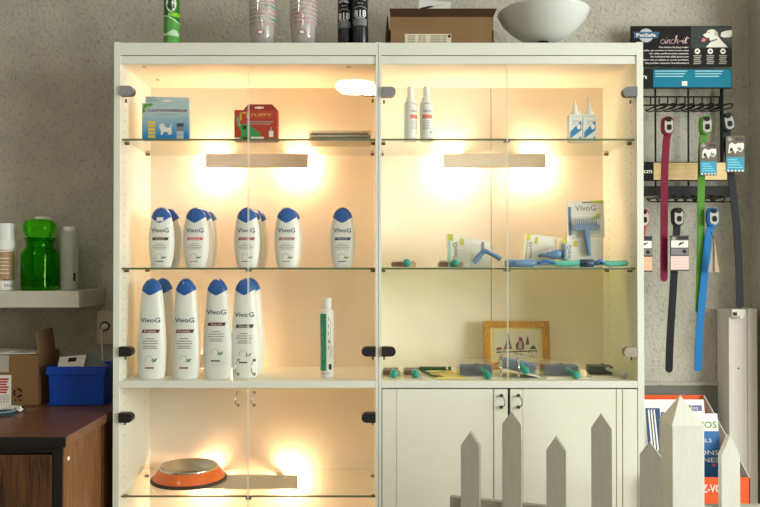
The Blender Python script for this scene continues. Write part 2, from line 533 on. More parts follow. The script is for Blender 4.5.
def cabinet_right():
    t = thing('display_cabinet', 'right half of the cream display cabinet, glass doors above and two cream cupboard doors below', 'cabinet', (0, 0, 0), group='cream glass fronted display cabinets')
    b = MB(); b.box(MX1 + .0006, MX2, 0, .335, 0, TOP, M_frame); holes(b, MX2, 1); b.build('side_panel', t)
    b = MB(); b.box(RXA, RXB, 0, .335, 0, TOP, M_frame); holes(b, RXA, -1); b.build('side_panel', t)
    xs = X(491.3, BACK)
    b = MB(); b.box(MX2, xs - .0012, BACK, .335, .08, TOP, M_inner); b.box(xs + .0012, RXA, BACK, .335, .08, TOP, M_inner); b.box(xs - .0012, xs + .0012, BACK + .004, .335, .08, TOP, M_hole); b.build('back_panel', t)
    b = MB(); b.box(MX2, RXA, .012, BACK, CEIL, CEIL + .018, M_inner); b.box(MX2, RXA, .012, BACK, TOP - .012, TOP - .002, M_cream); b.build('top_panel', t)
    b = MB(); b.box(MX2, RXA, 0, .012, Z(55, 0), TOP - .002, M_frame); b.box(MX2, RXA, .003, .012, CEIL - .004, Z(55.6, 0), M_frame); b.build('header', t, .0008)
    b = MB(); b.box(MX2, RXA, 0.0005, BACK, BB, BT, M_frame); b.build('shelf_board', t, .001)
    b = MB(); b.box(MX2, RXA, .02, BACK, .08, .098, M_cream); b.box(MX2, RXA, .03, .045, 0, .08, M_cream); b.build('plinth', t)
    xm = X(508, 0)
    for top in (S1, S2):
        s = glass_shelf(t, MX2 + .001, RXA - .001, top, M_shelft if top == S2 else None); clip(s, xm, top)
    light_bar(t, 443, 546, S1 - .0075, M_bulb2)
    z0, z1 = BT + .003, CEIL - .006
    d = glass_door(t, MX2 + .002, xm - .0015, z0, z1, 1)
    hinge(d, MX2 + .0005, 1, 92, M_hinge); hinge(d, MX2 + .0005, 1, 351.5, M_hdark); bow_handle(d, 500.5, 361, 375, .0045, -1, M_hbright)
    d = glass_door(t, xm + .0015, RXA - .002, z0, z1, -1)
    hinge(d, RXA - .0005, -1, 92, M_hinge); hinge(d, RXA - .0005, -1, 352, M_hbright); bow_handle(d, 518.5, 361, 375, .0045, -1, M_hbright)
    # cupboard doors with flat stiles along both edges
    for (a, c, g0, g1, hx, hs) in ((382.2, 507.6, 396, 493.5, 501.2, 1), (510.0, 636.9, 522.5, 616, 518.3, 1)):
        x0, x1, a0, a1 = X(a, 0), X(c, 0), X(g0, 0), X(g1, 0); z1 = BB - .004
        b = MB()
        b.box(x0, a0 - .0012, .001, .018, .102, z1, M_cream); b.box(a0 + .0012, a1 - .0012, .003, .018, .102, z1, M_cream)
        if hs and a > 500: 
            a2 = X(622, 0); b.box(a1 + .0012, a2 - .0012, .002, .018, .102, z1, M_cream); b.box(a2 + .0012, x1, .001, .018, .102, z1, M_cream)
        else:
            b.box(a1 + .0012, x1, .001, .018, .102, z1, M_cream)
        b.box(x0, x1, .006, .0182, .1025, z1 - .0005, M_cream)
        d = b.build('cupboard_door', t, .0007)
        bow_handle(d, hx, 395.5, 407, .001, hs)
    b = MB(); b.box(MX2, RXA, .03, .034, .1, BB, M_dark); b.build('gap_shade_sheet', t)  # added dark sheet stands in for shade in the door gap


cabinet_left(); cabinet_right()

# ================================================================== shampoo bottles
M_stripes = {k: mat('stripe_' + k, v, 0.5) for k, v in dict(darkbrown=(70, 40, 34), pinkred=(205, 92, 104), brickred=(150, 62, 58), tan=(158, 116, 84), navy=(44, 58, 112),
                                                          chestnut=(122, 58, 46), maroon=(92, 40, 38), umber=(66, 54, 40)).items()}
SMALL = [(0, 8.4), (.02, 9.2), (.12, 10.8), (.3, 12.2), (.45, 12.6), (.6, 12.1), (.72, 11.1), (.8, 10.1), (.86, 9.2), (.91, 7.9), (.955, 5.6), (.985, 3.2), (1.0, .3)]
LARGE = [(0, 11.6), (.015, 12.6), (.1, 13.6), (.24, 14.3), (.38, 14.1), (.55, 13.0), (.7, 11.8), (.8, 10.9), (.86, 10.3), (.91, 9.0), (.95, 6.9), (.98, 4.2), (1.0, .3)]


class Shape:
    def __init__(s, pts, H, px):
        s.H = H; c = crom(pts, 6); s.t = [p[0] * H for p in c]; s.a = [max(.0004, p[1] * px) for p in c]; s.bmax = max(s.a) * .56

    def aw(s, z):
        z = min(max(z, 0), s.H)
        for i in range(len(s.t) - 1):
            if s.t[i] <= z <= s.t[i + 1]:
                f = (z - s.t[i]) / max(1e-9, s.t[i + 1] - s.t[i]); return s.a[i] + f * (s.a[i + 1] - s.a[i])
        return s.a[-1]

    def bw(s, z):
        a = s.aw(z); return min(a * .98, s.bmax * (0.35 + .65 * min(1, a / (s.bmax * 1.55))))

    def front(s, eps=.0006):
        def fn(u, v):
            a, b = s.aw(v), s.bw(v); q = min(1, abs(u / a)) ** 2.3
            return Vector((u, -(b * (1 - q) ** (1 / 2.3)) - eps, v))
        return fn

    def ring(s, z, e=0.0, n=40):
        a, b = s.aw(z) + e, s.bw(z) + e; out = []
        for j in range(n):
            c, d = math.cos(2 * PI * j / n), math.sin(2 * PI * j / n)
            out.append((a * math.copysign(abs(c) ** (2 / 2.3), c), b * math.copysign(abs(d) ** (2 / 2.3), d), z))
        return out


def shampoo(label, loc, H, px, prof, stripe, tv, sv, group, sticker=False, dog=True, rot=0):
    sh = Shape(prof, H, px)
    t = thing('shampoo_bottle', label, 'bottle', loc, (0, 0, rot), group)
    big = prof is LARGE
    vc, vs_ = (.83, .885) if big else (.735, .835)
    b = MB(); b.rings([sh.ring(z) for z in [H * k / 36 for k in range(36)]], M_bottle); b.build('body', t)
    b = MB(); n = 40; rs = []
    for k in range(15):
        r = []
        f = k / 14
        for j in range(n):
            c = math.cos(2 * PI * j / n)
            zl = H * (vc + (vs_ - vc) * min(1, abs(c) * 1.05)); z = zl + (H - zl) * math.sin(f * PI / 2)
            q = sh.ring(z, .0009)[j]; r.append((q[0], q[1], z + (.0009 if k else 0)))
        rs.append(r)
    b.rings(rs, M_cap, (False, True)); b.build('cap', t)
    fn = sh.front(); w = max(sh.a) * 2; m = M_stripes[stripe]
    b = MB()
    b.text('VivoG', 0, H * tv, w * .68, H * (.048 if big else .075), M_navy, fn, .012)
    sw = w * .6; hh = H * (.034 if big else .045)
    b.quad(-sw / 2, sw / 2, H * sv - hh / 2, H * sv + hh / 2, m, fn, 10, 1, .35)
    f2 = sh.front(.001)
    b.text({'darkbrown': 'Vison', 'pinkred': 'Framboise', 'brickred': 'Protéine', 'tan': 'Abricot', 'navy': 'Répulsif', 'chestnut': 'Protéine', 'maroon': 'Vison', 'umber': 'Vison'}[stripe], 0, H * sv, sw * .66, hh * .62, M_white, f2)
    for i, (q, ww) in enumerate(((.06, .3), (.085, .5), (.11, .56), (.135, .44), (.155, .5))):
        if not big and i == 4: continue
        z = H * (sv - q * (1.0 if big else 1.12)) - hh * .4
        b.quad(-w * ww / 2, w * ww / 2, z - H * .0045, z + H * .0045, M_grey, fn, 8, 1)
    zl = H * (sv - (.29 if big else .31))
    def arc(cx, cz, r, a0, a1, wd, mm, sx=1):
        N = 12
        for k in range(N):
            p = [(cx + sx * rr * math.cos(a), cz + rr * math.sin(a)) for rr, a in ((r - wd, a0 + (a1 - a0) * k / N), (r, a0 + (a1 - a0) * k / N), (r, a0 + (a1 - a0) * (k + 1) / N), (r - wd, a0 + (a1 - a0) * (k + 1) / N))]
            b.poly(p if a1 < a0 else p[::-1], mm, fn)
    arc(-w * .03, zl + H * .01, w * .13, PI * 1.15, -PI * .25, .0012, M_grey)
    b.poly([(w * .1, zl - H * .02), (w * .2, zl - H * .012), (w * .26, zl + H * .02), (w * .15, zl + H * .008)], M_leaf, fn)
    b.poly([(w * .1, zl - H * .02), (w * .13, zl + H * .012), (w * .09, zl + H * .022), (w * .07, zl)], M_leaf, fn)
    z = H * (sv - (.365 if big else .375)); b.quad(-w * .17, w * .14, z - H * .007, z + H * .007, m, fn, 6, 1)
    b.build('label_print', t)
    if sticker:
        f3 = sh.front(.0022)
        b = MB(); b.quad(-w * .12, w * .14, H * .765, H * .83, M_paper, f3, 4, 2); s = b.build('price_sticker', t); s['label'] = 'small white price sticker on blue cap'
    return t


GS = 'white and blue shampoo bottles in the left cabinet'
yS = .07; hS = 60 * S(yS)
row2 = [(161.5, 'darkbrown', True, 'small white shampoo bottle with a white price sticker on its blue cap'),
        (196.0, 'pinkred', False, 'small white shampoo bottle with a pinkish red stripe, second along the glass shelf'),
        (247.0, 'brickred', False, 'small white shampoo bottle with a brick red stripe, standing behind the glass door seam'),
        (287.0, 'tan', False, 'small white shampoo bottle with a tan stripe, second from right on the glass shelf'),
        (342.5, 'navy', False, 'small white shampoo bottle with a navy stripe, alone at the right of its glass shelf')]
zs2 = S2 + .0003
fr = []
for px, st, stk, lab in row2:
    tv, sv = (.615, .475)
    fr.append(shampoo(lab, (X(px, yS), yS, zs2), hS, S(yS) * 1.02, SMALL, st, tv, sv, GS, stk))
for i, dy, dx, lab in ((0, .058, .010, 'small white shampoo bottle half hidden behind the one with a price sticker'),
                       (1, .058, .006, 'small white shampoo bottle directly behind the pinkish red striped one'),
                       (1, .114, .010, 'small white shampoo bottle, rearmost of three in the pinkish red striped row'),
                       (2, .058, .004, 'small white shampoo bottle directly behind the brick red striped one'),
                       (2, .114, .014, 'small white shampoo bottle rearmost of three behind the brick red striped one'),
                       (3, .058, .004, 'small white shampoo bottle directly behind the tan striped one')):
    x, y, z = fr[i].location
    c = dup(fr[i], (x + dx, y + dy, z), (0, 0, PI), label=lab)
    if i == 0:
        for ch in list(c.children):
            if ch.name.startswith('price'): bpy.data.objects.remove(ch)
yL = .062; hL = 99.3 * S(yL); zb = BT + .0003
row3 = [(152.3, 'chestnut', .585, .475, 'large white shampoo bottle with chestnut stripe, far left on the cream board'),
        (186.2, 'chestnut', .585, .475, 'large white shampoo bottle with chestnut stripe, second from left on the cream board'),
        (217.6, 'maroon', .665, .545, 'large white shampoo bottle with maroon stripe, third from left with its print set highest'),
        (245.3, 'umber', .635, .52, 'large white shampoo bottle with dark umber stripe, behind the door handles and seam')]
fl = []
for px, st, tv, sv, lab in row3:
    yy = yL + (.022 if px > 240 else 0)
    fl.append(shampoo(lab, (X(px, yy), yy, zb), hL, S(yL) * 1.0, LARGE, st, tv, sv, GS))
for i, lab in ((0, 'large white shampoo bottle hidden behind the leftmost large one'), (3, 'large white shampoo bottle hidden behind the umber striped one')):
    x, y, z = fl[i].location
    dup(fl[i], (x + (.014 if i == 0 else .006), y + .07, z), (0, 0, PI), label=lab)


def print_lines(b, u0, u1, v0, v1, n, m, fn, seed=0, hfrac=.5):
    rnd = random.Random(seed)
    st = (v1 - v0) / n
    for k in range(n):
        v = v1 - st * (k + .5); e = u1 - (u1 - u0) * rnd.uniform(0, .3)
        b.quad(u0, e, v - st * hfrac / 2, v + st * hfrac / 2, m, fn, 4, 1)


def cylfn(r, eps=.0005):
    return lambda u, v: Vector((r * math.sin(u / r), -r * math.cos(u / r), v)) * 1.0 + Vector((eps * math.sin(u / r), -eps * math.cos(u / r), 0))


# slim green and white spray bottle
def spray_green():
    y = .085; s = S(y); p = P(327, 377.5, y); h = 79 * s; r = 6.9 * s
    t = thing('spray_bottle', 'slim white spray bottle with green label standing alone on the cream board', 'bottle', (p.x, y, zb))
    b = MB(); b.lathe([(r * .9, 0), (r, .003), (r, h * .80), (r * .93, h * .835), (r * .72, h * .855), (r * .6, h * .86)], M_white); b.build('body', t)
    b = MB(); b.lathe([(r * .66, h * .86), (r * .66, h * .985), (r * .6, h)], M_white); b.build('cap', t)
    fn = cylfn(r); b = MB(); gm = mat('label_sea_green', (40, 142, 116), .4)
    b.quad(-r * 1.45, -r * .05, h * .085, h * .80, gm, fn, 10, 1)
    f2 = cylfn(r, .001)
    for cz, rr in ((.30, .022), (.44, .02), (.62, .016)):
        for k in range(10):
            a0, a1 = -1.2 + k * .24, -1.2 + (k + 1) * .24; c0 = -r * .95
            b.poly([(c0 + q * math.cos(a) * .55, h * cz + q * math.sin(a)) for q, a in ((rr - .0012, a0), (rr, a0), (rr, a1), (rr - .0012, a1))], M_white, f2)
    b.quad(r * .3, r * .75, h * .10, h * .17, M_ink, fn, 3, 1)
    for k in range(5): b.quad(r * .2, r * .3, h * (.35 + .09 * k), h * (.40 + .09 * k), M_grey, fn); b.quad(r * .5, r * .56, h * (.25 + .1 * k), h * (.34 + .1 * k), M_grey, fn)
    b.quad(r * .28, r * .5, h * .44, h * .46, M_ink, fn)
    b.text('VIVOG', -r * .3, h * .055, r * 1.5, h * .022, M_navy, fn)
    b.build('label_print', t)


spray_green()


# two slim spray bottles, top right shelf
def slim_spray(px, top, lab, rot):
    y = .07; s = S(y); h = 55 * s; r = 6.6 * s
    t = thing('spray_bottle', lab, 'bottle', (X(px, y), y, S1 + .0003), (0, 0, rot), 'slim white spray bottles on the top right shelf')
    b = MB(); b.lathe([(r * .92, 0), (r, .003), (r, h * .66), (r * .95, h * .70), (r * .75, h * .735), (r * .55, h * .75)], M_bottle); b.build('body', t)
    b = MB(); b.lathe([(r * .72, h * .735), (r * .72, h * .79), (r * .5, h * .80), (r * .5, h * .97), (r * .44, h)], M_white)
    b.build('spray_cap', t)
    fn = cylfn(r); b = MB(); m = mat('print_coral', (222, 120, 106), .5)
    b.text('VIVOG', 0, h * .535, r * 1.35, h * .035, M_navy, fn, .01)
    b.quad(-r * .8, r * .8, h * .40, h * .47, m, fn, 8, 1)
    b.quad(-r * .5, r * .5, h * .66, h * .672, M_grey, fn, 4, 1)
    print_lines(b, -r * .7, r * .7, h * .2, h * .37, 6, M_grey, fn, 3, .35)
    b.poly([(r * .3, h * .13), (r * .6, h * .14), (r * .75, h * .19), (r * .45, h * .17)], M_leaf, fn)
    b.build('label_print', t)


slim_spray(410.5, 85, 'slim white spray bottle with its red band turned aside, left of the pair', .75)
slim_spray(426.5, 85, 'slim white spray bottle with its red band facing forward, right of the pair', .1)


# two pointed blue and white dropper bottles
def dropper(px, lab, dz):
    y = .085; s = S(y); h = (45 - dz) * s; w = 13.2 * s; d = .022
    t = thing('lotion_bottle', lab, 'bottle', (X(px, y), y, S1 + .0003), group='pointed lotion bottles on the top right shelf')
    hb = 27.5 * s
    b = MB(); b.prism(rrect(w, hb, .004, 4, 0, hb / 2), -d / 2, d / 2, M_bottle); b.build('body', t, .0015)
    b = MB(); b.lathe([(w * .36, hb), (w * .33, hb + 2.5 * s), (w * .2, hb + 4.5 * s), (w * .17, hb + 9 * s), (w * .1, hb + 10 * s), (w * .07, h)], M_white, n=20); b.build('nozzle', t)
    fn = flat(-d / 2 - .0006); b = MB(); bm = mat('label_mid_blue', (48, 124, 178), .45)
    b.poly([(-w * .42, hb * .12), (w * .42, hb * .42), (w * .42, hb * .78), (-w * .42, hb * .36)], bm, fn)
    b.text('VIVOG', -.0, hb * .74, w * .5, hb * .06, M_navy, fn); b.text('LOTION', 0, hb * .92, w * .7, hb * .04, M_grey, fn)
    b.quad(-w * .3, 0, hb * .64, hb * .66, M_grey, fn)
    f2 = flat(-d / 2 - .0011)
    b.poly(ell(w * .3, hb * .2, 12, w * .22, hb * .55), M_white, f2)
    b.poly(ell(w * .14, hb * .12, 8, w * .33, hb * .14), M_leaf, f2)
    b.build('label_print', t)


dropper(575.2, 'pointed white lotion bottle with blue diagonal band, left of the touching pair', 3)
dropper(589.2, 'pointed white lotion bottle with blue diagonal band, right of the touching pair', 0)


# ================================================================== top left shelf
def blue_box():
    y = .05; s = S(y); x0 = X(141.5, y); w = 47 * s; h = 37.5 * s; hh = 45.5 * s; d = .016
    t = thing('hygiene_pants_box', 'blue hanging box of dog hygiene pants, leftmost on the top left shelf', 'box', (x0, y, S1 + .0003))
    bm = mat('box_blue', (36, 128, 186), .4)
    nt = bm.node_tree; bs = nt.nodes['Principled BSDF']; tc = nt.nodes.new('ShaderNodeTexCoord'); sp = nt.nodes.new('ShaderNodeSeparateXYZ')
    mr = nt.nodes.new('ShaderNodeMapRange'); mr.inputs[1].default_value = .015; mr.inputs[2].default_value = .085
    r = nt.nodes.new('ShaderNodeValToRGB'); r.color_ramp.elements[0].color = (*lin((30, 124, 188)), 1); r.color_ramp.elements[1].color = (*lin((172, 196, 200)), 1)
    nt.links.new(tc.outputs['Object'], sp.inputs[0]); nt.links.new(sp.outputs[2], mr.inputs[0]); nt.links.new(mr.outputs[0], r.inputs[0]); nt.links.new(r.outputs[0], bs.inputs['Base Color'])
    b = MB(); b.box(0, w, 0, d, 0, h, bm); b.build('carton', t, .0008)
    pale = mat('box_pale_blue', (176, 198, 204), .45)
    b = MB(); c = w * .5
    b.prism([(w * .04, h), (w * .985, h), (w * .985, hh * .97), (w * .04, hh)], d - .0015, d, pale)
    b.poly([(c - .018, hh * .875), (c + .018, hh * .875), (c + .012, hh * .9), (c, hh * .925), (c - .012, hh * .9)], M_inner, flat(d - .0021)); b.build('hanger_flap', t)
    fn = flat(-.0006); b = MB(); red = mat('print_plum', (128, 62, 92), .5)
    b.text('CULOTTE HYGIÉNIQUE', w * .54, h * .80, w * .84, h * .095, red, fn, .03)
    b.text('pour chienne en chaleur', w * .52, h * .70, w * .48, h * .035, M_navy, fn)
    b.text('CULOTTE', w * .15, h * 1.17, w * .16, h * .045, M_navy, flat(d - .0022)); b.text('HYGIÉNIQUE', w * .2, h * 1.1, w * .26, h * .045, M_navy, flat(d - .0022))
    b.poly([(0, h * .76), (.006, h * .74), (w * .24, h * .97), (w * .2, h * .995), (w * .04, h * .97)], mat('print_lime', (96, 150, 52), .5), fn)
    b.text('NEW', w * .11, h * .865, w * .13, h * .06, M_white, flat(-.0011), .01, 0, .6)
    ym = mat('print_yellow', (222, 190, 62), .5)
    for k in range(5): b.quad(w * .135, w * .285, h * (.07 + .095 * k), h * (.14 + .095 * k), ym, fn)
    for k, g in enumerate(((186, 190, 186), (170, 190, 196), (120, 132, 140), (58, 78, 96))): b.quad(w * .74, w * .89, h * (.05 + .105 * k), h * (.145 + .105 * k), mat('print_swatch', g, .5), fn)
    # small white long-haired dog drawing
    dg = [(.40, .16), (.43, .14), (.45, .2), (.49, .24), (.55, .22), (.58, .17), (.63, .16), (.64, .24), (.62, .33), (.64, .42), (.62, .44), (.59, .34), (.53, .34), (.48, .40), (.46, .46), (.42, .45), (.37, .42), (.36, .36), (.39, .3), (.41, .24)]
    b.poly([(u * w, v * h) for u, v in dg], M_paper, fn)
    b.poly(ell(.002, .002, 8, .42 * w, .39 * h), M_ink, flat(-.0011)); b.poly(ell(.003, .0022, 8, .375 * w, .36 * h), M_ink, flat(-.0011))
    b.poly([(.55 * w, .15 * h), (.63 * w, .16 * h), (.64 * w, .25 * h), (.57 * w, .25 * h)], mat('print_cream', (222, 214, 178), .5), flat(-.0011))
    b.build('front_print', t)


blue_box()


def red_box():
    y = .055; s = S(y); x0 = X(234, y); w = 43.5 * s; h = 31 * s; hh = 39 * s; d = .035
    t = thing('hanging_box', 'red hanging box with a green figure beside the yellow lettering on the top left shelf', 'box', (x0, y, S1 + .0003))
    rm = mat('box_red', (172, 58, 40), .45)
    b = MB(); b.box(0, w, 0, d, 0, h, rm); b.build('carton', t, .0008)
    b = MB(); b.prism([(w * .12, h), (w, h * 1.0), (w * .98, h * 1.05), (w * .84, hh), (w * .28, hh)], d - .0015, d, mat('box_dark_red', (140, 44, 34), .45))
    b.poly(rrect(w * .22, .005, .0024, 3, w * .54, hh * .91), M_inner, flat(d - .0021)); b.poly(ell(w * .08, .009, 10, w * .54, hh * .91), M_inner, flat(d - .0022)); b.build('hanger_flap', t)
    fn = flat(-.0006); b = MB(); gm = mat('print_green', (62, 142, 76), .5); ym = mat('print_gold', (214, 170, 70), .5)
    b.poly([(w * .02, h * .85), (w * .1, h * .7), (w * .13, h * .5), (w * .22, h * .55), (w * .36, h * .5), (w * .62, h * .22), (w * .6, h * .14), (w * .36, h * .12), (w * .34, h * .02), (w * .14, h * .02), (w * .16, h * .3), (w * .06, h * .5)], gm, fn)
    b.poly(ell(w * .09, h * .12, 10, w * .24, h * .43), M_ink, flat(-.0011)); b.poly([(w * .2, h * .04), (w * .35, h * .04), (w * .34, h * .1), (w * .21, h * .12)], M_ink, flat(-.0011))
    b.poly([(w * .05, h * .75), (w * .09, h * .77), (w * .16, h * .5), (w * .1, h * .45)], M_grey, flat(-.0011))
    for a in ((.12, .17, .66, .93), (.28, .33, .72, .93), (.12, .33, .88, .93)): b.quad(a[0] * w, a[1] * w, a[2] * h, a[3] * h, ym, fn)
    b.text("I'UPPY", w * .63, h * .835, w * .46, h * .1, ym, fn, .01)
    for k in range(2): b.quad(w * .28, w * (.9 - .06 * k), h * (.60 - .07 * k), h * (.63 - .07 * k), M_grey, fn)
    b.quad(w * .8, w * .9, h * .12, h * .32, M_paper, fn); b.quad(w * .83, w * .87, h * .32, h * .44, M_grey, fn)
    b.quad(w * .38, w * .68, h * .03, h * .13, M_paper, fn); b.quad(0, w * .14, h * .04, h * .1, M_paper, fn)
    b.build('front_print', t)


red_box()


def packets():
    y = .10; s = S(y); g = 'clear flat packets on the top left shelf'
    pm = glass('packet_film', (.93, .92, .9), 1.4, body=.25, body_rgb=(232, 220, 204)); pad = mat('packet_folded_cloth', (226, 210, 190), .8, var=.08, vscale=40)
    labs = ['clear flat packet at the bottom of the stack on the top left shelf', 'clear flat packet in the middle of the stack on the top left shelf', 'clear flat packet topmost in the stack on the top left shelf']
    z = S1 + .0004; t0 = None
    for k, lab in enumerate(labs):
        w = (62 - 2 * k) * s
        loc = (X(340.5, y) - .001 * k, y, z)
        if t0 is None:
            t0 = thing('flat_packet', lab, 'packet', loc, (0, 0, 0), g)
            b = MB(); b.box(-w / 2 + .008, w / 2 - .008, -.045, .06, .0015, .0075, pad); b.build('folded_cloth', t0, .001)
            b = MB(); b.rings([[(-w / 2 * q, -.055, z0), (w / 2 * q, -.055, z0), (w / 2 * q, .07, z0), (-w / 2 * q, .07, z0)] for q, z0 in ((.99, 0), (1, .003), (.97, .0085))], pm, smooth=False); b.build('film_sleeve', t0)
        else: dup(t0, loc, (0, 0, (-.012, .015)[k - 1]), label=lab)
        z += .0105


packets()


# ================================================================== dog bowl
def dog_bowl():
    y = .185; s = S(y); x = X(189.6, y)
    t = thing('dog_bowl', 'orange steel dog bowl with dark rubber base ring on the lowest glass shelf', 'bowl', (x, y, S3 + .0003))
    R = 37.2 * s; r = 28.5 * s; h = .044
    om = mat('orange_enamel', (226, 108, 46), .35, coat=.4, var=.06, vscale=25)
    b = MB(); b.lathe([(R, .0), (R * 1.01, .003), (R * .985, .009), (R * .95, .010), (R * .95, .0)], mat('rubber_dark', (70, 56, 46), .6), n=48); b.build('base_ring', t)
    b = MB(); b.lathe([(R * .96, .006), (R * .935, .014), (r * 1.03, h - .006), (r * .99, h - .001)], om, n=48, caps=(False, False)); b.build('bowl_skirt', t)
    b = MB(); b.lathe([(r * 1.015, h - .004), (r * 1.02, h), (r * .99, h + .0025), (r * .95, h), (r * .85, h * .5), (r * .76, h * .3), (r * .6, h * .22), (.001, h * .2)], mat('brushed_steel', (205, 200, 190), .22, metal=1.0), n=48, caps=(False, False)); b.build('steel_liner', t)


dog_bowl()

# ================================================================== on top of the cabinets
ZT = TOP + .001


def freshener():
    y = .06; s = S(y); r = 7.9 * s; x = X(171, y); h = .225
    t = thing('air_freshener_can', 'green air freshener can standing alone on the left cabinet top', 'can', (x, y, ZT))
    g = mat('can_leaf_green', (76, 148, 66), .28, coat=.5, var=.25, vscale=30)
    gd = mat('can_dark_green', (30, 104, 28), .28, coat=.5)
    gl = mat('can_pale_green', (176, 214, 176), .3, var=.2, vscale=40)
    b = MB(); b.lathe([(r * .94, 0), (r, .004), (r, h * .86), (r * .93, h * .9), (r * .8, h * .92)], gd); b.build('body', t)
    b = MB(); b.lathe([(r * .82, h * .92), (r * .82, h * .99), (r * .7, h)], gd); b.build('cap', t)
    fn = cylfn(r); b = MB()
    zt = lambda u: .080 + .010 * math.sin(u / r * 1.4 + 2.6)
    N = 24
    for k in range(N):
        u0, u1 = -r * 1.5 + 3 * r * k / N, -r * 1.5 + 3 * r * (k + 1) / N
        b.poly([(u0, .004), (u1, .004), (u1, zt(u1)), (u0, zt(u0))], g, fn)
        b.poly([(u0, zt(u0)), (u1, zt(u1)), (u1, zt(u1) + .0035), (u0, zt(u0) + .0035)], gl, fn)
        b.poly([(u0, .03), (u1, .03), (u1, .043 + .006 * math.sin(u1 / r * 3)), (u0, .043 + .006 * math.sin(u0 / r * 3))], gl, cylfn(r, .0009)) if abs(k - 12) < 10 else None
    f2 = cylfn(r, .001); lg = mat('can_lime_band', (120, 190, 40), .3)
    for k in range(N // 2, N): 
        u0, u1 = -r * 1.5 + 3 * r * k / N, -r * 1.5 + 3 * r * (k + 1) / N
        b.poly([(u0, .089), (u1, .089), (u1, .103), (u0, .100)], lg, f2)
    b.poly(ell(r * 1.3, .052, 28, r * .18, .129), M_paper, f2); f3 = cylfn(r, .0015)
    b.text('air', r * .15, .141, r * .7, .014, M_ink, f3, .02); b.text('wick', r * .18, .122, r * 1.0, .016, M_ink, f3, .02)
    b.build('label_print', t)


freshener()


def cups():
    cm = glass('clear_cup', (.975, .97, .965), 1.6, body=.42, body_rgb=(226, 222, 220))
    pm = mat('cup_print_pink', (196, 120, 130), .5); gm = mat('cup_print_green', (84, 150, 112), .5); wm = mat('cup_rim', (222, 216, 212), .3)
    y = .08; s = S(y)
    R, rb, h = 13.6 * s, 11.2 * s, .08
    step = .0125
    words = ['lowest', 'second from the bottom', 'third from the bottom', 'fourth from the bottom', 'fifth from the bottom', 'sixth from the bottom', 'seventh from the bottom', 'topmost']
    src = {}
    for side, px in (('left', 262), ('right', 303)):
        for k in range(8):
            lab = 'clear printed plastic cup, %s in the %s nested stack' % (words[k], side)
            loc = (X(px, y), y, ZT + k * (step + .0006))
            kind = (side, k % 3 if k else 9)
            if kind in src:
                dup(src[kind], loc, (0, 0, .5 * k), label=lab, group='cups nested in the %s stack' % side); continue
            t = thing('plastic_cup', lab, 'cup', loc, (0, 0, .5 * k), 'cups nested in the %s stack' % side); src[kind] = t
            b = MB(); pr = [(rb * .97, .001)] + [(rb + (R * .97 - rb) * q, .001 + h * q) for q in (0, .5, .99)]
            b.lathe(pr, cm, caps=(True, False)); b.build('cup_wall', t)
            b = MB(); b.lathe([(R * .975, h * .985), (R * 1.01, h * .99), (R * 1.015, h), (R * .98, h * 1.006)], wm, caps=(False, False)); b.build('rim', t)
            b = MB()
            m = gm if (side == 'left' and k % 3 == 1) else pm
            def fn(u, v):
                q = v / h; rr = rb + (R * .97 - rb) * q + .0006; return Vector((rr * math.sin(u), -rr * math.cos(u), .001 + v))
            rnd = random.Random(k + (10 if side == 'left' else 3))
            for j in range(5):
                a = -1.2 + j * .55 + rnd.uniform(-.1, .1) - .5 * k
                v0 = h * rnd.uniform(.80, .86); b.quad(a, a + rnd.uniform(.12, .34), v0, v0 + h * .045, m, fn, 3)
                b.quad(a + .1, a + .3, h * .9, h * .93, m, fn, 3)
            if k == 0:
                b.poly([(-.02 + .32 * c, h * .52 + h * .10 * d) for c, d in ell(2, 2, 14)], mat('cup_emblem', (150, 96, 84), .5), fn)
                b.poly([(-.02 + .2 * c, h * .52 + h * .06 * d) for c, d in ell(2, 2, 14)], M_paper, lambda u, v: fn(u, v) * 1.0 + Vector((0, -.0005, 0)))
            b.build('cup_print', t)


cups()


def black_cans():
    g = 'black aerosol cans on the cabinet top'; src = None
    for px, y, rot, lab in ((360.2, .06, 0, 'black aerosol can with its white 818 facing forward, right of the pair'), (345.3, .085, -.18, 'black aerosol can partly behind its twin, beside a cup stack')):
        s = S(y); r = 7.9 * s; h = .2
        if src: dup(src, (X(px, y), y, ZT), (0, 0, rot), label=lab); continue
        t = src = thing('aerosol_can', lab, 'can', (X(px, y), y, ZT), (0, 0, rot), g)
        bk = mat('can_blue_black', (20, 21, 30), .25, spec=.4)
        b = MB(); b.lathe([(r * .95, 0), (r, .004), (r, h * .78), (r * .9, h * .84)], bk); b.build('body', t)
        b = MB(); b.lathe([(r * .86, h * .84), (r * .86, h * .97), (r * .76, h)], M_black); b.build('cap', t)
        fn = cylfn(r); f2 = cylfn(r, .0009); b = MB(); gr = mat('can_grey_band', (112, 114, 116), .4); pw = mat('can_print_white', (214, 224, 228), .4)
        b.quad(-r * .95, r * .95, .062, .083, gr, fn, 10)
        for k in range(10):
            u0, u1 = -r * .95 + 1.9 * r * k / 10, -r * .95 + 1.9 * r * (k + 1) / 10
            b.poly([(u0, .118 - .004 * (u0 / r) ** 2 * 2), (u1, .118 - .008 * (u1 / r) ** 2), (u1, .122 - .008 * (u1 / r) ** 2), (u0, .122 - .008 * (u0 / r) ** 2)], gr, fn)
        b.text('818', 0, .0985, r * 1.55, .021, pw, f2, .02)
        b.text('AEROSOL', 0, .0855, r * 1.3, .004, pw, f2, .02)
        b.text('PET NEL', 0, .143, r * 1.35, .008, pw, f2, .02); b.text('400 ml', 0, .13, r * .7, .003, pw, f2)
        b.build('label_print', t)


black_cans()


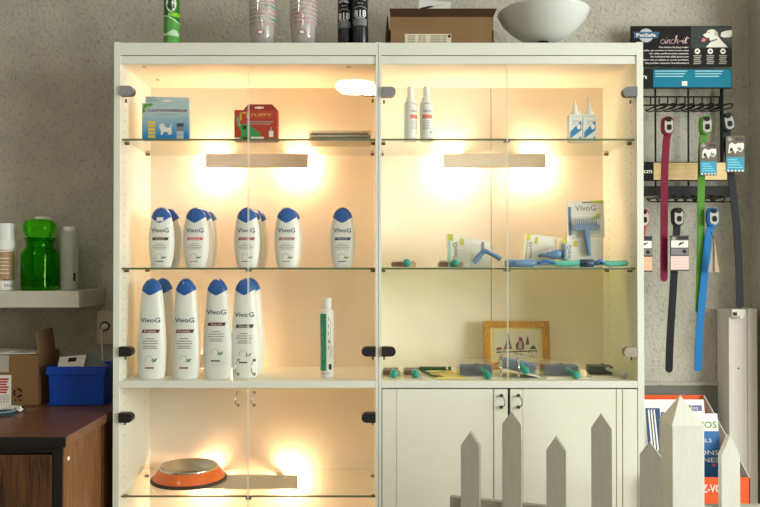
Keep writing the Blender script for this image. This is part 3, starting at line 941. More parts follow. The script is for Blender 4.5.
def top_box():
    y = .07; s = S(y); x0, x1 = X(389.5, y), X(494, y); d = .24
    t = thing('cardboard_box', 'low brown cardboard box with its flap up on the right cabinet top', 'box', (x0, 0, ZT))
    w = x1 - x0; z1 = Z(30, y) - ZT; z2 = Z(17, y - .012) - ZT; z3 = Z(8.5, y - .055) - ZT
    b = MB(); th = .004
    b.box(0, w, y, y + th, 0, z1, M_card); b.box(0, w, y + d - th, y + d, 0, z1, M_card); b.box(0, th, y, y + d, 0, z1, M_card); b.box(w - th, w, y, y + d, 0, z1, M_card); b.box(0, w, y, y + d, 0, th, M_card)
    b.build('carton', t)
    b = MB()
    def slab(ya, za, yb, zb_, m, i0, i1):
        b.add([(i0, ya, za), (w - i0, ya, za), (w - i1, yb, zb_), (i1, yb, zb_), (i0, ya + th, za), (w - i0, ya + th, za), (w - i1, yb + th, zb_), (i1, yb + th, zb_)],
              [(0, 1, 2, 3), (7, 6, 5, 4), (0, 4, 5, 1), (3, 2, 6, 7), (0, 3, 7, 4), (1, 5, 6, 2)], m)
    slab(y, z1, y - .012, z2, M_card, .001, .003); slab(y - .012, z2, y - .055, z3, M_cardd, .003, -.001); b.build('flap', t)  # upper band in darker brown, shade of the overhang painted on
    for i in (0, 1):
        b = MB(); xx = 0 if i == 0 else w
        b.add([(xx, y + .01, z1), (xx, y + d - .01, z1), (xx + (-.004 if i == 0 else .003), y + d - .02, z1 + .05), (xx + (-.004 if i == 0 else .003), y + .02, z1 + .05)], [(0, 1, 2, 3), (3, 2, 1, 0)][:1], M_cardd)
        o = b.build('side_flap', t); so = o.modifiers.new('thick', 'SOLIDIFY'); so.thickness = .003
    fn = flat(y - .0006); b = MB()
    u0, u1 = X(405, y) - x0, X(451.5, y) - x0; v1 = Z(34, y) - ZT; v0 = v1 - .04
    b.quad(u0, u1, v0, v1, mat('label_cream', (212, 206, 176), .7), fn); f2 = flat(y - .0011)
    for k, (a, c) in enumerate(((.06, .22), (.29, .36), (.38, .45), (.55, .78), (.8, .9))):
        for j in range(5): b.quad(u0 + (u1 - u0) * a, u0 + (u1 - u0) * c, v1 - .008 - .006 * j, v1 - .0045 - .006 * j, M_grey, f2)
    b.poly(ell(.011, .011, 12, u1 - .006, v1 - .007), M_cardd, f2)
    b.build('address_label', t)
    # card with a pen stroke lying in the open box
    p = P(432, 4, .14)
    t2 = thing('paper_card', 'white card with a black mark leaning out of the brown box top', 'card', (p.x, .15, ZT + z1 + .012), (-.25, .12, 0))
    b = MB(); pc = mat('card_white', (214, 214, 212), .6)
    b.box(-.052, .052, 0, .0015, 0, .125, pc); b.build('sheet', t2)
    fn = flat(-.0006); b = MB()
    b.poly([(-.045, .084), (-.006, .098), (-.004, .104), (-.018, .102), (-.046, .09)], M_ink, fn); b.poly([(-.02, .096), (.03, .113), (.03, .1145), (-.02, .0985)], M_grey, fn); b.build('ink_mark', t2)


top_box()


def big_bowl():
    y = .10; s = S(y); x = X(543.5, y); R = 45.2 * s; zr = Z(4, y - R * .6) - ZT
    t = thing('bowl', 'large white bowl on a short dark foot at the right cabinet top', 'bowl', (x, y, ZT))
    wm = mat('bowl_porcelain', (206, 208, 206), .25, coat=.3)
    z0 = Z(39.5, y - .03) - ZT; hh = zr - z0
    b = MB(); b.lathe([(R * .14, z0), (R * .3, z0 + .004), (R * .52, z0 + hh * .17), (R * .74, z0 + hh * .42), (R * .9, z0 + hh * .70), (R * .985, z0 + hh * .95), (R, z0 + hh), (R * .975, z0 + hh * .99), (R * .87, z0 + hh * .70), (R * .7, z0 + hh * .46), (R * .4, z0 + hh * .2), (.001, z0 + .008)], wm, n=64, caps=(True, False)); b.build('basin', t)
    b = MB(); b.lathe([(.030, 0), (.030, .006), (.018, .012), (.017, z0 - .004), (.020, z0 + .001)], M_black, n=28); b.build('foot', t)


big_bowl()

# ================================================================== right wall: collar display
YR = .285           # depth of the rack signs


def dog_marks(b, fn, f2, u, v, w, h):
    """white dog with open mouth seen from the side, on a dark photo"""
    wht = mat('photo_dog_white', (226, 222, 212), .5); pk = mat('photo_tongue', (205, 120, 128), .5); sh = mat('photo_collar', (70, 70, 84), .5)
    q = lambda pts: [(u + a * w, v + c * h) for a, c in pts]
    b.poly(q([(.36, .66), (.41, .82), (.50, .87), (.58, .85), (.63, .73), (.66, .55), (.74, .35), (.90, .03), (.36, .03), (.44, .2), (.50, .32), (.44, .38), (.34, .52), (.29, .6), (.3, .68)]), wht, fn)
    b.poly(q([(.72, .55), (.80, .48), (.97, .5), (1.0, .6), (1.0, .84), (.84, .8), (.74, .72)]), wht, fn)
    b.poly(q([(.24, .3), (.32, .28), (.40, .42), (.34, .5), (.28, .44)]), pk, f2)
    b.poly(q([(.30, .5), (.46, .44), (.44, .38), (.34, .42)]), M_ink, f2)
    b.poly(q([(.46, .26), (.64, .38), (.63, .43), (.46, .32)]), sh, f2)
    b.poly(q([(.58, .8), (.65, .74), (.66, .56), (.60, .56), (.57, .66)]), mat('photo_ear', (196, 178, 156), .5), f2)
    b.poly([(u + a * w, v + c * h) for a, c in ell(.035, .06, 10, .43, .73)], M_ink, f2); b.poly([(u + a * w, v + c * h) for a, c in ell(.04, .07, 10, .30, .66)], M_ink, f2)
    b.poly(q([(.80, .35), (.97, .18), (1.0, .25), (1.0, .42), (.9, .47)]), sh, fn)


def header_sign():
    x0, x1, z0, z1 = X(632, YR), X(733, YR), Z(66.5, YR), Z(26, YR)
    t = thing('display_sign', 'black collar display sign with dog photo above the teal strip', 'sign', (x0, YR, z0))
    w, h = x1 - x0, z1 - z0
    bk = mat('sign_black', (24, 19, 21), .5, spec=.15)
    b = MB(); b.box(0, w, 0, .008, 0, h, bk); b.build('panel', t)
    px = lambda p: (p - 632) / 101 * w
    py = lambda p: (66.5 - p) / 40.5 * h
    fn, f2, f3 = flat(-.0006), flat(-.0011), flat(-.0016); wht = mat('sign_white', (226, 220, 214), .5)
    b = MB()
    b.poly(ell(px(654.5) - px(640), h * .34, 24, px(647), py(35.5)), mat('sign_badge_grey', (176, 184, 190), .5), fn)
    b.poly([(px(634.5), py(32)), (px(660.5), py(32)), (px(658.5), py(38.2)), (px(635), py(38.2))], mat('sign_badge_blue', (52, 92, 124), .5), f2)
    b.text('PetSafe', px(646.8), py(35.2), px(656.5) - px(637), h * .085, wht, f3, .025)
    b.build('brand_badge', t)
    b = MB()
    pkw = mat('sign_pink_white', (236, 204, 204), .5); ux, uy = w / 101 * 3.75, w / 101 * 4.1
    for st in ([(.9, .85), (.6, 1), (.2, .8), (.1, .4), (.3, .05), (.7, .05), (1.1, .3), (1.35, .95), (1.3, .4), (1.4, .05), (1.7, .2), (1.95, .95), (1.9, .05)], [(1.9, .1), (2.1, .8), (2.45, .95), (2.45, .3), (2.6, .02), (2.9, .3)],
               [(3.6, .85), (3.3, 1), (2.95, .75), (2.9, .35), (3.1, .05), (3.5, .08), (3.8, .4), (4.2, 1.7), (4.15, 2.0), (3.97, 1.7), (3.9, .05)], [(3.9, .1), (4.15, .8), (4.5, .95), (4.5, .3), (4.65, .02), (4.9, .2)], [(5.0, .55), (5.6, .6)],
               [(5.8, .4), (6.05, .95), (6.0, .3), (6.1, .03), (6.4, .25), (6.95, 1.8), (6.75, .4), (6.85, .03), (7.2, .2)], [(6.5, 1.2), (7.5, 1.35)], [(1.5, 1.4), (1.62, 1.52)], [(6.2, 1.4), (6.32, 1.52)]):
        c = crom(st, 4); hw = w / 101 * .36
        for (a, e), (a2, e2) in zip(c[:-1], c[1:]):
            p0, p1 = Vector((px(661) + (a + e * .18) * ux, 0, py(43.6) + e * uy)), Vector((px(661) + (a2 + e2 * .18) * ux, 0, py(43.6) + e2 * uy))
            d = p1 - p0
            if d.length < 1e-7: continue
            d.normalize(); n = Vector((-d.z, 0, d.x)) * hw; p0 -= d * hw * .4; p1 += d * hw * .4
            b.poly([(q.x, q.z) for q in (p0 - n, p1 - n, p1 + n, p0 + n)], pkw, fn)
    ls = [('The Perfect Fit Dog Collar', 659.5), ('Le collier qui convient le mieux à votre chien', 641), ('Un collar perfectamente ajustado', 650), ('De halsband die altijd goed past', 651.5), ('Il collare che si adatta in modo perfetto', 639), ('Das perfekt sitzende Hundehalsband', 646)]
    for i, (s_, a) in enumerate(ls): b.text(s_, (px(a) + px(689.5)) / 2, py(47.5 + i * 3.15), px(689.5) - px(a), h * .046, wht, fn, .02)
    b.build('sign_lettering', t)
    b = MB(); b.quad(px(692), w, py(48), py(26.6), mat('photo_dark_green', (42, 50, 46), .5, var=.3, vscale=40), fn); dog_marks(b, f2, f3, px(692), py(48), w - px(692), py(26.6) - py(48)); b.build('dog_photo', t)
    b = MB()
    for k, c in enumerate((698.3, 711.3, 724)):
        b.poly(ell(.019, .019, 18, px(c), py(51.3)), wht, fn); b.poly(ell(.009, .006, 10, px(c), py(51.3)), M_ink, f2)
        for j in range(5): b.quad(px(c - 4 + (j % 2) * .8), px(c + 4 - (j % 3) * .6), py(56.4 + j * 1.9), py(55.2 + j * 1.9), M_grey, fn)
    b.build('sign_icons', t)


header_sign()


def price_strip(name, lab, pxs, pys, colour, dark_to, y, texts, tag_at=None, lines=None):
    x0, x1, z0, z1 = X(pxs[0], y), X(pxs[1], y), Z(pys[1], y), Z(pys[0], y)
    t = thing(name, lab, 'sign', (x0, y, z0)); w, h = x1 - x0, z1 - z0
    b = MB(); b.box(0, w, 0, .004, 0, h, M_black); b.build('panel', t)
    xd = X(dark_to, y) - x0; fn, f2 = flat(-.0006), flat(-.0011)
    b = MB(); b.quad(xd, w - .002, .004, h - .003, colour, fn)
    wht = M_paper
    for s_, a, c, vv, hh in texts: b.text(s_, X((a + c) / 2, y) - x0, vv * h, X(c, y) - X(a, y), hh * h, wht, fn, .02)
    pale = mat('strip_pale_print', (150, 200, 208), .5)
    if lines:
        for a, c in lines:
            for j in range(3): b.quad(X(a, y) - x0, X(c - j * 2, y) - x0, h * (.84 - .13 * j), h * (.89 - .13 * j), pale, f2)
    b.build('strip_print', t)
    if tag_at:
        b = MB(); a = X(tag_at[0], y) - x0; b.box(a, a + .018, -.002, -.0002, h * .13, h * .36, M_paper); b.build('price_tag', t)


TEALS = mat('strip_teal', (12, 112, 140), .5, spec=.15); WOODS = mat('strip_cream', (222, 192, 140), .45, var=.12, vscale=14, stretch=(1, 1, 6))
price_strip('shelf_strip', 'teal and black price strip under the collar display sign', (630, 733), (68.5, 88.5), TEALS, 654, YR - .02,
            [('cm', 634, 647.5, .56, .17), ('T', 636, 644.3, .84, .17)], (682.5,), [(656, 688), (696, 724)])
price_strip('shelf_strip', 'cream and black price strip between the two collar hook rows', (630, 728), (161.8, 181), WOODS, 654, YR - .02,
            [('47 cm', 634, 652.5, .52, .24), ('T', 639.5, 644.5, .8, .2)])
HOOKY = YR - .075


def rack():
    t = thing('wire_rack', 'black wire collar rack with two rows of hooks on the wall', 'rack', (0, 0, 0))
    wm = mat('rack_black_wire', (20, 20, 20), .45, metal=.3)
    y = .318
    b = MB()
    for px, p1 in ((656, 186), (689, 186), (722.5, 162)):
        b.tube([(X(px, y), y, Z(88, y)), (X(px, y), y, Z(p1, y))], .0034 if px < 720 else .006, wm)
    b.build('upright_wires', t)
    for i, (pa, pb, p2) in enumerate(((97.2, 105.6, 722), (187.5, 195, 728))):
        b = MB()
        for p in (pa, pb):
            b.tube([(X(634, y), y - .006, Z(p, y)), (X(p2, y), y - .006, Z(p, y))], .0028, wm)
        if i == 0:
            for k in range(11): 
                px = 642 + 8.6 * k
                if px < 722: b.tube([(X(px, y), y - .006, Z(pa, y)), (X(px, y), y - .006, Z(pb, y))], .0026, wm)
        else: b.box(X(634, y), X(728, y), y - .012, y - .003, Z(195.5, y), Z(186.5, y), wm)
        b.build('cross_rail', t)
        for k in range(9 if i == 0 else 10):
            px = 645.5 + 9.0 * k + (0 if i == 0 else 1); pz = (pa if i else pb) + (11 if i else 4.5)
            b = MB(); x = X(px, y); z = Z(pz, y)
            if px > 716: continue
            b.tube(crom([(x, y - .006, z), (x + .001, y - .03, z - .012), (x + .004, HOOKY - .01, z - .022), (x + .016, HOOKY - .026, z - .019), (x + .022, HOOKY - .016, z - .006), (x + .012, HOOKY + .012, z - .003), (x + .002, y - .01, z - .004)], 4), .0024, wm, 6)
            b.build('hook', t)


rack()


def collar(label, px, py0, rgb, strap, y, card=None, face=(172, 168, 160), tilt=0.0):
    """strap: [(px, py)...] path of the hanging strap"""
    c = P(px, py0 + 9, y); s = S(y)
    t = thing('dog_collar', label, 'collar', (c.x, y, c.z), group='plastic dog collars hanging on the rack')
    cm = mat('collar_plastic', rgb, .5, spec=.15); R = Matrix.Rotation(tilt, 4, 'Y')
    b = MB(); b.prism(rrect(11.2 * s, 18.5 * s, 5.2 * s, 6), -.010, .006, cm, R, True); bk = b.build('buckle', t)
    b = MB(); b.prism(rrect(8.4 * s, 14.5 * s, 4 * s, 6, .4 * s, -.4 * s), -.0135, -.0098, mat('buckle_face', face, .3), R, True); b.build('face_plate', bk)
    b = MB(); b.prism(rrect(4.4 * s, 5.6 * s, 1.6 * s, 4, .6 * s, -2.0 * s), -.0150, -.0136, M_black, R); b.prism(rrect(5.6 * s, 4.6 * s, 2 * s, 4, .0, 5.8 * s), -.0152, -.0130, M_black, R); b.build('button', bk)
    pts = [P(a, q, y + .004) - Vector((c.x, y, c.z)) for a, q in strap]
    pts = crom([(p.x, p.y, p.z) for p in pts], 6)
    hw, th = 3.6 * s, .0016; rs = []
    for i, p in enumerate(pts):
        p = Vector(p); q0, q1 = Vector(pts[max(i - 1, 0)]), Vector(pts[min(i + 1, len(pts) - 1)]); d = (q1 - q0).normalized(); n = Vector((d.z, 0, -d.x)) * -1
        rs.append([p - n * hw + Vector((0, -th, 0)), p + n * hw + Vector((0, -th, 0)), p + n * hw + Vector((0, th, 0)), p - n * hw + Vector((0, th, 0))])
    # rounded tip
    p = Vector(pts[-1]); d = (Vector(pts[-1]) - Vector(pts[-2])).normalized(); n = Vector((d.z, 0, -d.x)) * -1
    for f, g in ((.5, .86), (.87, .5), (1, .12)):
        q = p + d * hw * f; rs.append([q - n * hw * g + Vector((0, -th, 0)), q + n * hw * g + Vector((0, -th, 0)), q + n * hw * g + Vector((0, th, 0)), q - n * hw * g + Vector((0, th, 0))])
    b = MB(); b.rings(rs, cm, smooth=False); b.build('strap', t)
    if card:
        a0, a1, q0, q1, top, low, side = card
        o = Vector((c.x, y, c.z)); A = P(a0, q1, y - .016) - o; B = P(a1, q0, y - .016) - o; w, h = B.x - A.x, B.z - A.z
        tm = mat('hang_card', top, .5); b = MB()
        b.box(A.x, B.x, -.019, -.0165, A.z, B.z, tm); cd = b.build('hang_card', t, .001)
        fn = lambda u, v: Vector((A.x + u * w, -.0196, A.z + v * h)); f2 = lambda u, v: Vector((A.x + u * w, -.0201, A.z + v * h))
        b = MB(); lm = mat('card_lower', low, .5)
        b.quad(.02, .98, .04, .42, lm, fn)
        if side == 'dog':
            b.poly([(.12, .52), (.16, .74), (.3, .82), (.5, .76), (.62, .8), (.95, .8), (.96, .66), (.8, .55), (.6, .6), (.5, .5), (.38, .62), (.25, .54)], M_paper, fn)
            b.poly([(.2, .56), (.38, .6), (.34, .68), (.22, .66)], M_ink, f2); b.poly([(.6, .62), (.8, .58), (.85, .66), (.65, .7)], mat('card_shade', (120, 124, 136), .5), f2)
            b.poly([(.06, .9), (.2, .98), (.36, .9), (.2, .84)], M_grey, fn)
            for k in range(3): b.quad(.5, .95, .86 + k * .035, .88 + k * .035, M_ink, fn)
            for k in range(4): b.quad(.1, .9 - .1 * k, .12 + .07 * k, .15 + .07 * k, mat('card_print_pale', (120, 190, 214), .5), f2)
            for k in range(5): b.poly(ell(.12, .05, 8, .12 + .19 * k, .045), M_paper, f2)
        else:
            b.quad(.04, .96, .66, .86, M_paper, fn); b.quad(.04, .96, .46, .63, mat('card_mid_grey', (118, 116, 118), .5), fn)
            b.poly([(.4, .7), (.7, .78), (.75, .84), (.62, .8), (.5, .8)], M_ink, f2); b.poly(ell(.24, .12, 10, .75, .55), M_ink, f2)
            b.poly([(.05, .9), (.18, .98), (.34, .9), (.18, .86)], M_grey, fn); b.quad(.4, .95, .9, .97, M_ink, fn)
            for k in range(4): b.quad(.1, .9, .10 + .08 * k, .115 + .08 * k, mat('card_print_faint', (206, 178, 170), .5), f2)
        b.build('card_print', cd)


CY = HOOKY - .036
BROWNC = (98, 88, 76); TEALC = (30, 142, 172)
collar('crimson dog collar hanging on the upper hooks beside the cabinet', 667, 117, (112, 18, 48), [(668, 133), (666, 145), (664.5, 180), (664, 240), (664, 278)], CY)
collar('green dog collar with a hang card on the upper hooks', 705, 116.5, (74, 130, 40), [(704, 132), (702, 150), (701, 200), (700.5, 250), (699, 310)], CY, (699.5, 716.5, 142.5, 175.5, BROWNC, TEALC, 'dog'))
collar('long black dog collar with a hang card on the outermost upper hook', 727, 113.5, (28, 30, 34), [(727, 128), (727, 145), (731, 175), (736, 220), (739, 265), (740, 305)], CY - .004, (725.5, 744, 136, 172.5, BROWNC, TEALC, 'dog'), (150, 152, 150), -.18)
collar('rose red dog collar mostly hidden behind the cabinet edge', 642.5, 209, (176, 52, 60), [(643, 225), (641, 240), (639, 300), (637, 350)], CY, (634, 652, 236, 272, (70, 66, 68), (222, 168, 132), 'plain'))
collar('black dog collar with a pink hang card on the lower hooks', 677, 208, (26, 27, 30), [(677, 224), (676, 240), (672.5, 300), (670, 340), (669, 369)], CY, (670, 688.5, 235.5, 271, (70, 66, 68), (226, 196, 190), 'plain'))
collar('bright blue dog collar on the lower hooks with its thin tag edge on', 712, 208, (28, 108, 170), [(711, 224), (708, 240), (704, 280), (700, 325), (698, 368)], CY - .006)


def edge_tag():
    y = HOOKY - .062; p = P(712, 272, y); s = S(y)
    t = thing('folded_tag', 'small beige folded tag hanging beside the bright blue collar', 'tag', (p.x, y, p.z))
    tm = mat('tag_beige', (178, 152, 120), .6)
    b = MB(); b.prism([(-4 * s, 0), (2 * s, 0), (2.5 * s, 20 * s), (1.5 * s, 34 * s)], 0, .002, M_grey); b.prism([(2.2 * s, 0), (7 * s, 0), (4.5 * s, 15 * s), (2.2 * s, 34 * s)], -.004, -.002, tm); b.build('tag_leaf', t)
    b = MB(); b.tube([(1.8 * s, .001, 33 * s), (0, .006, 40 * s)], .0012, M_black, 6); b.build('tag_string', t)


edge_tag()


def trunking():
    y0, y1 = .255, .343
    x0, x1 = X(729, y0), X(757, y0); xm = X(747.5, y0); zt = Z(309.5, y0)
    t = thing('cable_trunking', 'tall off white metal channel standing against the wall at far right', 'trunking', (x0, y0, 0))
    m = mat('trunking_paint', (206, 200, 192), .45, var=.04, vscale=6)
    w = x1 - x0; xr = xm - x0
    b = MB(); b.box(0, xr, .004, y1 - y0, 0, zt, m); b.box(xr, w, 0, y1 - y0, 0, zt + .003, m)
    xh = X(738.5, y0) - x0
    b.prism([(xh + .003 * math.cos(2 * PI * k / 10), Z(368.5, y0) + .003 * math.sin(2 * PI * k / 10)) for k in range(10)], .003, .0045, M_ink); b.build('channel', t, .002)
    b = MB(); xa, xb = X(730, y0) - x0, X(743, y0) - x0
    b.box(xa, xb, -.012, .003, Z(316.5, y0), Z(309, y0), m); b.box(xa + .003, xa + .017, -.0135, -.0115, Z(315.5, y0), Z(312, y0), M_ink)
    b.tube([((xa + xb) / 2 + .008, -.011, Z(317, y0)), ((xa + xb) / 2 + .008, -.016, Z(317, y0))], .005, M_chrome); b.build('bracket', t, .001)


trunking()

# ================================================================== leaflet display at lower right
def leaflet_display():
    x0, x1, y0, y1 = .850, 1.137, -.03, .272
    zb_, zf = Z(395, y1), Z(477.5, y0)
    t = thing('leaflet_display', 'orange cardboard leaflet display stand with slanted sides behind the pale gate post', 'display stand', (x0, y0, 0))
    om = mat('display_orange', (226, 90, 40), .5); gm = mat('display_inner_grey', (196, 194, 190), .6)
    w, d = x1 - x0, y1 - y0
    b = MB(); b.box(0, w, 0, .004, 0, zf, om); b.build('front_panel', t)
    b = MB(); b.box(0, w, d - .004, d, 0, zb_, om); b.build('back_panel', t)
    for xx, mm in ((0, om), (w - .003, gm)):
        b = MB(); n = [(.0, 0), (d, 0), (d, zb_), (d - .01, zb_), (.0, zf)]
        b.add([(xx, u, v) for u, v in n] + [(xx + .003, u, v) for u, v in n], [(4, 3, 2, 1, 0), (5, 6, 7, 8, 9)] + [(i, (i + 1) % 5, (i + 1) % 5 + 5, i + 5) for i in range(5)], mm); b.build('side_panel', t)
    b = MB(); b.box(.003, w - .003, .004, d - .004, .36, .364, gm); b.build('tray', t)
    fn = flat(-.0006); b = MB(); b.text('SERVEZ-VOUS', X(704.5, y0) - x0, Z(488.5, y0), .158, .024, M_paper, fn, .02); b.build('front_lettering', t)
    # leaflets, each leaning on the back
    def leaf(name, lab, px0, px1, pt, y, col, prints, lean=.16, h=.26):
        a, c = X(px0, y), X(px1, y); zt = Z(pt, y); hh = h; zz = zt - hh * math.cos(lean)
        o = thing(name, lab, 'leaflet', ((a + c) / 2, y - hh * math.sin(lean), zz), (-lean, 0, 0))
        b = MB(); wd = (c - a); b.box(-wd / 2, wd / 2, 0, .003, 0, hh, col); b.build('cover', o)
        b = MB(); prints(b, wd, hh); b.build('cover_print', o); return o, wd, hh
    pw = mat('leaflet_white', (228, 228, 226), .4); pb = mat('leaflet_blue', (38, 98, 160), .4); pp = mat('leaflet_purple', (112, 96, 156), .5)
    def pr1(b, w, h):
        b.text('D', -w * .16, h * .78, w * .08, h * .13, M_navy, flat(-.0006), .01)
    lf, w_, h_ = leaf('leaflet', 'white leaflet with a purple band at the back of the display stand', 641, 703, 399.5, .20, pw, pr1)
    b = MB(); b.quad(w_ * .16, w_ * .46, h_ * .86, h_ * .93, pp, flat(-.0006)); b.text('infos', w_ * .3, h_ * .9, w_ * .2, h_ * .05, M_paper, flat(-.0011)); b.build('title_band', lf)
    def pr2(b, w, h):
        fn, f2 = flat(-.0006), flat(-.0011)
        b.quad(-w * .5, w * .5, 0, h * .79, pb, fn); gl = mat('leaflet_green', (112, 160, 84), .5)
        b.text('PROMOS', w * .04, h * .865, w * .86, h * .085, gl, fn, .02)
        b.text('SAISONS', w * .06, h * .535, w * .8, h * .055, M_paper, f2, .01); b.text('BONNES', w * .06, h * .45, w * .8, h * .055, M_paper, f2, .01)
        b.poly(ell(.012, .012, 12, w * .34, h * .39), mat('leaflet_rose', (196, 92, 130), .5), f2)
        b.text('CONSEILS', -w * .02, h * .68, w * .7, h * .045, M_paper, f2)
    leaf('leaflet', 'blue and white leaflet with green lettering between gate post and thin picket', 671, 716.5, 413.5, .135, pw, pr2)
    def pr3(b, w, h):
        for k in range(3): b.poly([(-w * .3 + k * w * .2, h * .5), (-w * .18 + k * w * .2, h * .5), (-w * .26 + k * w * .2, h * .99), (-w * .36 + k * w * .2, h * .97)], M_paper, flat(-.0006))
        b.quad(-w * .4, w * .4, h * .2, h * .5, M_navy, flat(-.0006)); b.quad(-w * .3, w * .1, h * .3, h * .4, M_leaf, flat(-.0011))
    leaf('leaflet', 'dark blue leaflet with pale stripes wedged beside the cabinet edge', 645, 659, 408, .10, mat('leaflet_dark_blue', (44, 70, 110), .5), pr3, .2)


leaflet_display()

# ================================================================== picket fences
M_pick = mat('picket_grey_paint', (168, 167, 153), .6, var=.05, vscale=30, bump=.15, bscale=120, stretch=(3, 3, .6))
M_post = mat('post_white_paint', (213, 212, 202), .55, var=.03, vscale=20, bump=.1, bscale=90, stretch=(3, 3, .6))


def picket_geo(b, m, w, th, ztop, sh, xf):
    b.prism([(-w / 2, .04), (w / 2, .04), (w / 2, ztop - sh), (0, ztop), (-w / 2, ztop - sh)], 0, th, m, xf)


def fence():
    SL = -.35; ang = math.atan(SL)
    t = thing('picket_fence', 'grey picket fence standing before the cream cupboard doors', 'fence', (0, 0, 0))
    u = Vector((math.cos(ang), math.sin(ang), 0))
    ends = []
    for px, tip, wpx, shp in ((470, 432, 19, 14), (511.5, 411, 19, 13.5), (555.8, 437, 19, 14), (601.3, 414, 20, 15), (650.5, 443, 20.5, 14)):
        k = (px - CX) / F; d = 1.952 / (1 + .35 * k); yy = d + CAM.y; p = P(px, tip, yy); s = S(yy)
        xf = Matrix.Translation((p.x, yy, 0)) @ Matrix.Rotation(ang, 4, 'Z')
        b = MB(); picket_geo(b, M_pick, wpx * s / math.cos(ang) * .93, .02, p.z, shp * s, xf); b.build('picket', t, .0015); ends.append(p)
    k = (450 - CX) / F; d = 1.952 / (1 + .35 * k) + .02; a = P(450, 497, d + CAM.y)
    L = (ends[-1] - Vector((a.x, a.y, ends[-1].z))).length
    for zz in (a.z, .2):
        b = MB(); xf = Matrix.Translation((a.x, a.y + .002, 0)) @ Matrix.Rotation(ang, 4, 'Z')
        b.box(0, L + .03, 0, .018, zz - .045, zz, M_pick, xf); b.build('rail', t, .001)
    o = b = None


fence()


def gate():
    yf = -.39; x0 = X(671.3, yf); w = .08
    t = thing('gate_post', 'thick pale square gate post with a pyramid top at lower right', 'post', (x0, yf, 0))
    zs, za = Z(426.5, yf), Z(395, yf + .04)
    b = MB(); b.box(0, w, 0, w, 0, zs, M_post)
    b.build('shaft', t, .002)
    b = MB(); b.add([(-.001, -.001, zs), (w + .001, -.001, zs), (w + .001, w + .001, zs), (-.001, w + .001, zs), (w / 2 - .003, w / 2, za)], [(0, 1, 4), (1, 2, 4), (2, 3, 4), (3, 0, 4), (3, 2, 1, 0)], M_post); b.build('pyramid_cap', t)
    y = -.38; xa, xb = X(720.6, y), X(739, y); p = P(729.5, 435, y); s = S(y)
    t = thing('picket_fence', 'single thin pale picket with rail to the right of the gate post', 'fence', ((xa + xb) / 2, y, 0))
    b = MB(); picket_geo(b, M_post, xb - xa, .018, p.z, 20 * s, Matrix.Identity(4)); b.build('picket', t, .0012)
    for zz in (Z(506, y + .018), .2):
        b = MB(); b.box(x0 + w + .003 - (xa + xb) / 2, .36, .0185, .036, zz - .045, zz, M_pick); b.build('rail', t)


gate()

# ================================================================== right cabinet, middle shelf: grooming tools
Zm = S2 + .0004
M_pale = mat('carton_pale', (236, 232, 222), .5); M_lime = mat('carton_lime', (206, 206, 84), .5); M_mint = mat('carton_mint', (176, 206, 190), .5)
M_grip = mat('grip_steel_blue', (96, 132, 168), .4); M_navyp = mat('plastic_navy', (38, 66, 98), .4); M_beige = mat('brush_pad_beige', (196, 172, 146), .7)
M_browng = mat('brush_body_brown', (138, 108, 88), .5)


def round_brush(label, px, y, z, card=None, group=None):
    """brush lying with its round teal handle end towards the glass"""
    s = S(y)
    t = thing('pet_brush', label, 'brush', (X(px, y), y, z), (0, 0, 0), group)
    if card:
        b = MB(); b.box(-9.3 * s, 9.3 * s, .0, .15, 0, .0015, card); b.build('backing_card', t)
    k_ = .66 if card else 1.0
    b = MB(); b.prism(rrect(25 * s * k_, 5.2 * s, 2 * s, 4, 0, 3.1 * s), .07, .125, M_browng); b.build('head', t, .001)
    b = MB()
    for i in range(9):
        for j in range(4):
            x = (-10.5 + i * 2.6) * s * k_; yy = .078 + j * .012
            b.tube([(x, yy, 5.6 * s), (x, yy, 7.4 * s)], .0006, M_steel, 4)
    b.build('bristles', t)['kind'] = 'stuff'
    b = MB(); b.prism(rrect(9 * s, 4.6 * s, 1.8 * s, 4, 7.5 * s * k_, 3.0 * s), .062, .07, M_beige); b.build('pad_end', t)
    b = MB(); b.lathe([(.002, -.004), (.009, -.002), (.0122, .006), (.0122, .018), (.0085, .034), (.007, .075)], M_teal, n=20, xf=Matrix.Translation((2 * s, .004, .0142)) @ Matrix.Rotation(-PI / 2, 4, 'X')); b.build('handle', t)
    return t


round_brush('brush with round teal handle end, alone at the left of the grooming shelf', 405, .03, Zm)
round_brush('brush with round teal handle end in front of the sloped white and yellow box', 454, .03, Zm)


def vivog_box(label, px, w, hl, hr, y, d, extra=None, lean=0.0, name='grooming_tool_box', side=M_mint):
    s = S(y); t = thing(name, label, 'box', (X(px, y), y, Zm), (0, 0, 0), 'white grooming tool cartons on the middle shelf')
    w, hl, hr = w * s, hl * s, hr * s
    b = MB(); b.prism([(0, 0), (w, 0), (w + lean * s, hr), (lean * s, hl)], 0, d, M_pale); b.build('carton', t, .0008)
    fn, f2 = flat(-.0006), flat(-.0011); b = MB()
    q = lambda u, v: (u * w + lean * s * v, v * (hl + (hr - hl) * u))
    b.poly([q(0, 0), q(.06, 0), q(.06, 1), q(0, 1)], side, fn)
    b.poly([q(.0, .82), q(.12, .80), q(.12, 1), q(0, 1)], M_lime, f2)
    b.poly([q(.27, .74), q(.37, .70), q(.38, .92), q(.29, .94)], M_lime, fn)
    b.text('VivoG', q(.17, .45)[0], q(.17, .45)[1], hl * .62, w * .10, M_grey, f2, .015, 0, PI / 2)
    b.build('carton_print', t)
    return t, w, hl, s


vivog_box('white carton with a sloped top and yellow corner, left on the grooming shelf', 448, 42.5, 34, 26, .10, .04)


